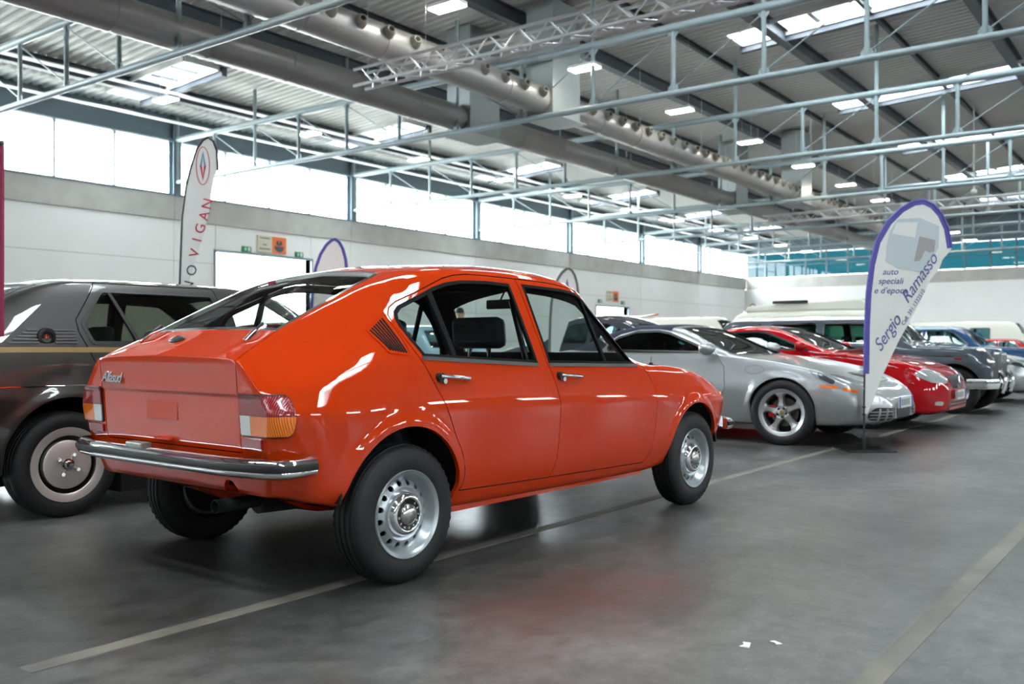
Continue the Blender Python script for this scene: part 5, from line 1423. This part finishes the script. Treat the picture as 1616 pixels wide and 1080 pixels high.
def small_classic(name, label, loc, rz, pm, roof=None, s=1.0, sz=1.0):
    sp = classic_spec(False); sp = dict(sp)
    for k in ('top', 'belt', 'wid', 'bot'): sp[k] = [(a * s, b * (sz if k != 'wid' else .5 + .5 * s)) for a, b in sp[k]]
    sp['wins'] = [[(a * s, b * sz) for a, b in w] for w in sp['wins']]; sp['glass_xy'] = [[(a * s, b * (.5 + .5 * s)) for a, b in w] for w in sp['glass_xy']]
    sp['axles'] = [0, 2.72 * s]; sp['gz'] = .98 * sz; sp['cabin'] = (.1 * s, 2.0 * s); sp['seats'] = [.5 * s, 1.2 * s]; sp['dash'] = 1.72 * s; sp['hipz'] *= sz; sp['R'] *= sz; sp['wz'] *= sz; sp['ar'] *= sz; sp['rim'] *= sz; sp['track'] = .79 * (.5 + .5 * s)
    if roof: sp['panels'] = [('roof', 'xzfull', [(-.3 * s, 1.335 * sz), (1.62 * s, 1.335 * sz), (1.62 * s, 1.7), (-.3 * s, 1.7)], roof)]
    sp['step'] = .08
    car, L, P = gen_car(name, label, loc, rz, sp, pm, glassmat('pale_glass', (.62, .74, .76)))
    xf = 3.58 * s
    for q in (-1, 1):
        disc_part('headlamp', (xf - .06, q * .56 * s, .70 * sz), 'x', .085, .07, M_CHROME, car)
    MB().box((xf - .04, -.35 * s, .52 * sz), (xf + .02, .35 * s, .74 * sz)).build('radiator_grille', M_CHROME, car, bevel=.02)
    MB().sweep([(xf - .28, .82 * s, .43), (xf - .02, .74 * s, .43), (xf + .08, 0, .43), (xf - .02, -.74 * s, .43), (xf - .28, -.82 * s, .43)][::-1], [(-.02, .05), (-.05, .0), (-.02, -.05)]).build('front_bumper', M_CHROME, car, 50)
    return car
def beetle(name, label, loc, rz, pm):
    sp = dict(top=[(-.85, .55), (-.80, .75), (-.6, .98), (-.2, 1.24), (.2, 1.42), (.55, 1.49), (.95, 1.48), (1.25, 1.40), (1.62, 1.06), (1.7, 1.02), (2.2, .96), (2.7, .83), (3.0, .66), (3.12, .52)],
              belt=[(-.85, .50), (-.6, .78), (0, .95), (1.6, .93), (2.3, .86), (2.8, .72), (3.12, .48)], wid=[(-.85, .45), (-.5, .66), (0, .76), (1.2, .77), (2.2, .76), (2.8, .66), (3.12, .42)],
              bot=[(-.85, .36), (0, .27), (2.4, .27), (3.12, .36)], tum=.28, shoulder=.03, axles=[0, 2.40], wz=.34, ar=.35, R=.32, W=.16, rim=.2, wstyle='disc', track=.72, flare=.04, step=.07,
              wins=[round_poly([(.02, 1.02), (.15, 1.24), (.42, 1.33), (.66, 1.35), (.68, 1.01)], .05, 3), round_poly([(.76, 1.01), (.75, 1.35), (1.1, 1.32), (1.42, 1.03)], .05, 3)],
              glass_xy=[[(1.28, -.42), (1.60, -.54), (1.62, 0), (1.60, .54), (1.28, .42)], [(-.3, -.36), (-.02, -.38), (-.02, .38), (-.3, .36)]], gz=1.03, cabin=(.1, 1.6), hipz=.95, seats=[.3, .9], dash=1.35, seal_mat=M_CHROME)
    car, L, P = gen_car(name, label, loc, rz, sp, pm)
    for s in (-1, 1): disc_part('headlamp', (2.92, s * .56, .68), 'x', .09, .08, M_CHROME, car)
    return car
def van(name, label, loc, rz, pm, roof=None, length=4.3, h=1.95, board=False, poptop=False):
    x0, x1 = -1.0, length - 1.0
    sp = dict(top=[(x0, 1.0), (x0 + .03, 1.5), (x0 + .12, h - .12), (x0 + .4, h - .02), (1.2, h), (x1 - .75, h - .01), (x1 - .45, h - .10), (x1 - .20, 1.45), (x1 - .04, .98), (x1, .80)],
              belt=[(x0, 1.0), (x0 + .2, 1.12), (x1 - .3, 1.10), (x1 - .06, .90), (x1, .76)], wid=[(x0, .74), (x0 + .12, .84), (.5, .86), (x1 - .5, .85), (x1 - .15, .80), (x1, .70)],
              bot=[(x0, .36), (0, .30), (x1 - .6, .30), (x1, .36)], tum=.16, shoulder=.02, mid=.8, railz=.93, axles=[0, 2.4 if length > 4.2 else 2.3], wz=.35, ar=.36, R=.33, W=.18, rim=.2, wstyle='disc', track=.80, flare=.0, step=.09,
              wins=[round_poly([(x0 + .30 + j * .86, 1.20), (x0 + .30 + j * .86, h - .30), (x0 + 1.06 + j * .86, h - .30), (x0 + 1.06 + j * .86, 1.20)], .07, 3) for j in range(int((length - 1.1) / .86))],
              glass_xy=[[(x1 - .48, -.60), (x1 - .22, -.66), (x1 - .22, .66), (x1 - .48, .60)]], gz=1.2, cabin=(-.6, x1 - .4), hipz=1.15, seats=[.6, x1 - 1.1], dash=x1 - .6, seal_mat=M_JOINT)
    if roof: sp['panels'] = [('roof', 'xzfull', [(x0 - .1, h - .2), (x1 + .1, h - .2), (x1 + .1, h + .3), (x0 - .1, h + .3)], roof)]
    car, L, P = gen_car(name, label, loc, rz, sp, pm, glassmat('van_glass', (.55, .70, .72)))
    for s in (-1, 1): disc_part('headlamp', (x1 - .05, s * .55, .72), 'x', .10, .05, M_CHROME, car)
    MB().box((x1 - .05, -.8, .42), (x1 + .08, .8, .52)).build('front_bumper', M_WHITE, car, bevel=.03)
    if board: pass
    if poptop:
        mb = MB().prism([(x0 + .3, h - .04), (x0 + .5, h + .12), (x1 - .9, h + .26), (x1 - .75, h + .14), (x1 - .7, h - .06)], -.62, .62); mb.build('pop_top', P_IVORY, car, bevel=.05)
        MB().box((.2, -.70, h + .16), (1.15, -.60, h + .24)).build('roof_vent', M_TRIM, car, bevel=.02)
    return car
# ------------------------------------------------------------------ flags, banner, person
M_FLAGW = mat('flag_fabric', (236, 234, 230), rough=.7, bump=(6, .15)); M_PURPLE = mat('flag_purple', (92, 86, 168), rough=.6); M_INK = mat('flag_ink', (98, 104, 160), rough=.6)
M_PALEPRINT = mat('faded_print', (198, 208, 212), rough=.7); M_PALEDARK = mat('faded_print_dark', (168, 164, 164), rough=.7); M_POLE = mat('flag_pole', (40, 40, 52), rough=.35); M_FRED = mat('flag_red', (196, 48, 66), rough=.6); M_FBLUE = mat('flag_steel_blue', (110, 150, 180), rough=.6)
def feather_flag(label, loc, rz, outline, pole, edge_m, base=True, group='feather flags', edge_w=.042):
    """outline and pole are (across, height) in metres in the flag's own upright plane (local x, z)"""
    e = empty('feather_flag', (loc[0], loc[1], 0), rz); tag(e, label, 'flag', group)
    cl = MB().prism(outline, -.003, .003).build('flag_cloth', M_FLAGW, e)
    low = [p for p in pole if p[1] < .45]; top = [p for p in pole if p[1] > .45]
    MB().path([(u, 0, v) for u, v in low + top[:2]], .009, 8).build('flag_pole', M_POLE, e, 60)
    MB().path([(u, 0, v) for u, v in top], .013, 8).build('pole_sleeve', edge_m, e, 60)
    ins = []
    for i, p in enumerate(top):
        a = Vector(top[max(i - 1, 0)]); b = Vector(top[min(i + 1, len(top) - 1)]); d = (b - a).normalized(); ins.append((p[0] + d.y * edge_w, p[1] - d.x * edge_w))
    MB().prism(top + ins[::-1], -.005, .005).build('flag_edge', edge_m, e)
    if base: MB().box((-.22, -.22, 0), (.22, .22, .012)).build('flag_base', M_TRIM, e, bevel=.003)
    return e
def cam_face(rz_off=0): return math.radians(36.77 - 90) + rz_off
# right flag: numbers are metres across from the pole foot and above the floor
S = 8.70 / 1468
px = lambda x, y: ((x - 1360) * S, .967 + (546.7 - y) * S)
pole = [(0, 0), (0, .35)] + [px(*q) for q in ((1361, 590), (1362, 517), (1364.5, 465), (1370, 419), (1379, 382), (1397, 351), (1417.5, 330.5), (1438, 319), (1454, 317), (1469, 324), (1482, 338.5), (1492.5, 362), (1497.5, 392))]
rt = [px(*q) for q in ((1496, 396), (1483, 411), (1478, 425), (1464, 442), (1448.5, 476), (1430, 511), (1414.8, 538), (1391.5, 587), (1366, 652))]
f1 = feather_flag('white feather flag with purple edge and blue script lettering', (8.90, 2.56), cam_face(), [px(1361, 655)] + pole[2:] + rt, pole, M_PURPLE)
o = -.0065
van_o = [(1401, 365), (1413, 347), (1447, 345), (1478, 358), (1477, 392), (1462, 415), (1450, 430), (1415, 425), (1394, 413), (1396, 388)]
MB().prism([px(*q) for q in van_o], o, -.003).build('van_print', M_PALEPRINT, f1)
MB().prism([px(*q) for q in ((1411, 352), (1444, 352), (1440, 376), (1404, 370))], o - .001, -.003).build('van_print_window', M_WHITE, f1)
MB().prism([px(*q) for q in ((1447, 374), (1472, 380), (1470, 398), (1462, 400), (1456, 396), (1448, 412), (1438, 414))], o - .001, -.003).build('van_print_door', M_PALEDARK, f1)
for k, (t, x, y) in enumerate((('auto', 1401, 430), ('speciali', 1401.5, 444.5), ("e d'epoca", 1401, 459.5))):
    u, v = px(x, y); text('flag_lettering', t, .080, M_INK, f1, (u, o, v), (1, 0, 0), (0, 0, 1), .001, .25)
a = Vector((1383, 553)); b = Vector((1418, 500)); u, v = px(1396, 527)
text('flag_script', 'Sergio', .150, M_INK, f1, (u, o, v), (.55, 0, .84), (-.84, 0, .55), .001, .5, 'CENTER', .95, .0)
u, v = px(1446, 441); text('flag_script', 'Ramasso', .150, M_INK, f1, (u, o, v), (.56, 0, .83), (-.83, 0, .56), .001, .5, 'CENTER', .95, .0)
u, v = px(1437, 486); text('flag_number', 'Cell. 391.1332510', .052, M_INK, f1, (u, o, v), (.52, 0, .85), (-.85, 0, .52), .001, .2)
MB().tube((0, 0, .012), (0, 0, .10), .016, 8).build('pole_socket', M_TRIM, f1)
for z in (.33, .40): MB().lathe([(.009, -.01), (.016, -.006), (.016, .006), (.009, .01)], 10, 'z', (0, 0, z)).build('pole_clip', M_TRIM, f1)
# left tall flag, by the far side of the grey car
S2 = 10.6 / 1468
px2 = lambda x, y: ((x - 284) * S2, .967 + (546.7 - y) * S2)
pole2 = [(-.02, 0), (-.02, 1.0)] + [px2(*q) for q in ((284, 443), (287.5, 344), (293.5, 296), (301, 265), (310.5, 236), (320, 222), (328.6, 217), (337, 223), (342.5, 238.5), (344, 269))]
rt2 = [px2(*q) for q in ((339.5, 272), (334.6, 301), (330, 335), (320, 373), (308, 412), (299.7, 443), (287, 500))]
d_ = 10.6; t_ = (284 - 808) / 1468
f2 = feather_flag('tall white feather flag with red letters and a diamond emblem by the wall', (d_ * (.801 + .5986 * t_), d_ * (.5986 - .801 * t_)), cam_face(), [px2(285, 500)] + pole2[2:] + rt2, pole2, M_POLE, edge_w=.012)
c = px2(320.5, 262); MB().sweep([(c[0] + .075 * math.cos(a), -.006, c[1] + .215 * math.sin(a)) for a in np.linspace(0, 2 * PI, 33)[:-1]], [(-.004, -.001), (.004, -.001), (.004, .002), (-.004, .002)], up=(0, 1, 0), closed=True).build('emblem_ring', M_FRED, f2)
MB().prism([(c[0] - .035, c[1]), (c[0] - .012, c[1]), (c[0], c[1] + .13), (c[0] + .012, c[1]), (c[0] + .035, c[1]), (c[0], c[1] + .17)], -.006, -.003).build('emblem_diamond', M_FBLUE, f2)
MB().prism([(c[0] - .035, c[1]), (c[0] - .012, c[1]), (c[0], c[1] - .13), (c[0] + .012, c[1]), (c[0] + .035, c[1]), (c[0], c[1] - .17)], -.006, -.003).build('emblem_diamond', M_FRED, f2)
for chh, x, y, m in (('N', 298, 452, M_POLE), ('O', 303.5, 427, M_POLE), ('V', 308, 400, M_FRED), ('I', 312, 379, M_FRED), ('G', 317, 361, M_FRED), ('A', 323, 341, M_FRED), ('N', 328, 322, M_FRED)):
    u, v = px2(x, y); text('flag_letter', chh, .16, m, f2, (u, -.006, v), (.25, 0, .97), (-.97, 0, .25), .001)
def small_flag(label, d, pxc, ytop, H, edge, ring=False):
    t = (pxc - 808) / 1468; loc = (d * (.801 + .5986 * t), d * (.5986 - .801 * t)); zt = .967 + (546.7 - ytop) / 1468 * d; k = zt / 2.32
    P1 = [(0, 0), (0, .35 * k)] + [((x - 1360) * S * k * .62, (.967 + (546.7 - y) * S) * k) for x, y in ((1361, 590), (1362, 517), (1364.5, 465), (1370, 419), (1379, 382), (1397, 351), (1417.5, 330.5), (1438, 319), (1454, 317), (1469, 324), (1482, 338.5), (1492.5, 362), (1497.5, 392))]
    R1 = [((x - 1360) * S * k * .62, (.967 + (546.7 - y) * S) * k) for x, y in ((1496, 396), (1483, 411), (1464, 442), (1448.5, 476), (1414.8, 538), (1391.5, 587), (1366, 652))]
    f = feather_flag(label, loc, cam_face(), [P1[2]] + P1[3:] + R1, P1, edge, edge_w=.03 * k)
    if ring:
        c = (.5 * k * .62 * 1.0, zt * .86)
        MB().prism([(c[0] - .07 * k, c[1] - .16 * k), (c[0], c[1] + .16 * k), (c[0] + .07 * k, c[1] - .16 * k), (c[0], c[1] - .02 * k)], -.006, -.003).build('flag_emblem', M_INK, f)
    else:
        MB().box((.25 * k, -.006, zt * .76), (.55 * k, -.003, zt * .82)).build('flag_print', M_PALEDARK, f)
    return f
small_flag('small white feather flag with purple edge behind the orange car\'s rear window', 13.5, 489, 378, 0, M_PURPLE)
small_flag('white feather flag with grey outline behind the orange car\'s roof', 15.0, 866, 424, 0, M_JOINT, True)
small_flag('faint white feather flag far off before the end wall', 30.0, 1172, 480, 0, M_JOINT, True)
# maroon banner at the left edge
e = empty('banner_flag', (1.895, 4.15, 0), cam_face()); tag(e, 'maroon hanging fabric banner at the left edge of the view', 'banner')
MB().box((-.62, -.01, 1.01), (.0, .01, 1.83)).build('banner_cloth', mat('maroon_cloth', (140, 34, 70), rough=.75), e)
MB().tube((-.64, 0, 1.84), (.0, 0, 1.84), .012, 8).build('banner_rail', M_POLE, e)
for s in (-.60, -.04): MB().tube((s, 0, 1.84), (s, 0, roof_z(4.9) + .02), .004, 5).build('banner_cable', M_POLE, e)
# person seen through the orange car's windows
def person():
    e = empty('person', (15.4, 12.9, 0), math.radians(-100)); tag(e, 'person with short dark hair and a pale blue top standing beyond the orange car', 'person')
    J = {'pel': (0, 0, .95, .13, .10), 'sp': (0, 0, 1.15, .13, .09), 'ch': (0, 0, 1.34, .16, .10), 'nk': (0, 0, 1.48, .055, .055), 'hd0': (.01, 0, 1.56, .06, .07), 'hd1': (.015, 0, 1.66, .075, .09), 'hd2': (.01, 0, 1.74, .05, .06),
         'sl': (0, .19, 1.42, .06, .06), 'el': (-.02, .24, 1.14, .045, .045), 'wl': (.10, .22, .92, .03, .03), 'hl': (.16, .21, .85, .035, .02), 'sr': (0, -.19, 1.42, .06, .06), 'er': (-.02, -.24, 1.14, .045, .045), 'wr': (.10, -.22, .92, .03, .03), 'hr': (.16, -.21, .85, .035, .02),
         'hipl': (0, .10, .88, .09, .09), 'kl': (.02, .11, .48, .06, .06), 'al': (-.01, .11, .09, .04, .045), 'tl': (.13, .12, .035, .04, .03), 'hipr': (0, -.10, .88, .09, .09), 'kr': (.02, -.11, .48, .06, .06), 'ar': (-.01, -.11, .09, .04, .045), 'tr': (.13, -.12, .035, .04, .03)}
    E = [('pel', 'sp'), ('sp', 'ch'), ('ch', 'nk'), ('nk', 'hd0'), ('hd0', 'hd1'), ('hd1', 'hd2'), ('ch', 'sl'), ('sl', 'el'), ('el', 'wl'), ('wl', 'hl'), ('ch', 'sr'), ('sr', 'er'), ('er', 'wr'), ('wr', 'hr'), ('pel', 'hipl'), ('hipl', 'kl'), ('kl', 'al'), ('al', 'tl'), ('pel', 'hipr'), ('hipr', 'kr'), ('kr', 'ar'), ('ar', 'tr')]
    ks = list(J); me = bpy.data.meshes.new('body'); vs = [J[k][:3] for k in ks]; es = [(ks.index(a), ks.index(b)) for a, b in E]
    fr = [(.035, .02), (.035, .007), (.035, -.007), (.03, -.02)]
    rad = [J[k][3:] for k in ks]
    for s, w in ((1, 'hl'), (-1, 'hr')):
        b0 = ks.index(w)
        for i, (L_, dy) in enumerate(fr):
            vs.append((.205, s * .21 + dy, .80)); rad.append((.009, .009)); es.append((b0, len(vs) - 1)); vs.append((.225, s * .21 + dy, .765 + .004 * i)); rad.append((.008, .008)); es.append((len(vs) - 2, len(vs) - 1))
        vs.append((.20, s * .175, .84)); rad.append((.010, .010)); es.append((b0, len(vs) - 1))
    me.from_pydata(vs, es, [])
    o = bpy.data.objects.new('body', me); REAL.objects.link(o); md = o.modifiers.new('skin', 'SKIN'); o.modifiers.new('sub', 'SUBSURF').levels = 1
    if not me.skin_vertices: 
        bm = bmesh.new(); bm.from_mesh(me); bm.verts.layers.skin.verify(); bm.to_mesh(me); bm.free()
    for i, sv in enumerate(me.skin_vertices[0].data): sv.radius = rad[i]; sv.use_root = (i == 0)
    dg = bpy.context.evaluated_depsgraph_get(); dg.update(); m2 = bpy.data.meshes.new_from_object(o.evaluated_get(dg), depsgraph=dg); bpy.data.objects.remove(o)
    skin = mat('skin', (200, 150, 125), rough=.5); top = mat('pale_blue_cloth', (150, 172, 200), rough=.8); trs = mat('dark_trousers', (40, 44, 56), rough=.8); shoe = mat('dark_shoe', (28, 26, 25), rough=.5)
    m2.materials.clear()
    for q in (skin, top, trs, shoe): m2.materials.append(q)
    for p in m2.polygons:
        c = p.center; p.use_smooth = True
        p.material_index = 0 if c.z > 1.485 or (c.z < .94 and abs(c.y) > .165) else (1 if c.z > .96 or abs(c.y) > .17 else (2 if c.z > .08 else 3))
    b = bpy.data.objects.new('body', m2); COL.objects.link(b); b.parent = e
    hair = MB().lathe([(0, .105), (.05, .098), (.085, .06), (.098, .0), (.09, -.02), (0, -.01)], 18, 'z', (-.015, 0, 1.70), False).build('hair', mat('dark_hair', (34, 28, 25), rough=.6), e, 60)
    MB().lathe([(0, .03), (.012, .01), (.018, -.015), (0, -.02)], 8, 'z', (.112, 0, 1.63), False).build('nose', skin, e, 60)
    for s in (-1, 1): MB().lathe([(0, .012), (.009, .006), (.011, 0), (0, -.004)], 8, 'x', (.095, s * .032, 1.665), False).build('eye', M_TRIM, e, 60)
    MB().box((.085, -.025, 1.588), (.098, .025, 1.596)).build('mouth', mat('lip', (150, 80, 75), rough=.5), e)
    for s in (-1, 1): MB().lathe([(0, .01), (.02, .006), (.026, 0), (0, -.006)], 10, 'y', (.0, s * .088, 1.645), False).build('ear', skin, e, 60)
person()
# surfboard on the distant van
def surfboard(loc, rz):
    mb = MB(); n = 18; vs = []
    for i in range(n + 1):
        t = i / n; x = -1.1 + 2.2 * t; w = .27 * math.sin(PI * min(max(t, .02), .98)) ** .6; z = .10 * (2 * t - 1) ** 2
        vs += [(x, -w, z), (x, 0, z + .045), (x, w, z), (x, 0, z - .03)]
    fs = [(4 * i + k, 4 * i + (k + 1) % 4, 4 * i + 4 + (k + 1) % 4, 4 * i + 4 + k) for i in range(n) for k in range(4)] + [(3, 2, 1, 0), (4 * n, 4 * n + 1, 4 * n + 2, 4 * n + 3)]
    mb.add(vs, fs); o = mb.build('surfboard', mat('orange_wood', (190, 112, 58), rough=.3), None, 60, loc); o.rotation_euler = (0, 0, rz); tag(o, 'orange surfboard lying on the white van\'s roof', 'surfboard')
# ------------------------------------------------------------------ assembly
build_fastback()
grey_hatch()
roadster()
red_coupe()
estate()
silver_sports()
D = -PI / 2
small_classic('saloon_car', 'blue classic saloon with pale blue roof behind the estate car', (22.6, 5.9), D, P_BLUE, P_ICE)
small_classic('saloon_car', 'small red saloon in front of the white van, far right', (36.0, 6.5), D, P_RED, None, .85, .86)
beetle('beetle_shaped_car', 'dark slate round-backed car behind the roadster\'s soft top', (13.55, 7.35), PI / 2, P_DKGREY)
small_classic('saloon_car', 'red saloon seen through the orange car\'s rear quarter window', (8.0, 10.2), D, P_RED, None, .85, .9)
small_classic('saloon_car', 'ice blue saloon seen through the orange car\'s front window', (11.2, 11.2), D, P_ICE, None, .9, .92)
van('van', 'white van with a surfboard on its roof in the distance', (28.6, 15.6), D, P_IVORY, None, 4.4, 1.93)
surfboard((28.6, 16.2, 1.965), PI / 2)
van('van', 'cream camper van with raised roof behind the estate car', (25.0, 9.6), D, P_IVORY, P_IVORY, 4.4, 1.95, poptop=True)
van('van', 'long white van with wide side windows at far right', (42.0, 9.6), D, P_IVORY, None, 5.0, 2.0)
COL.flush()
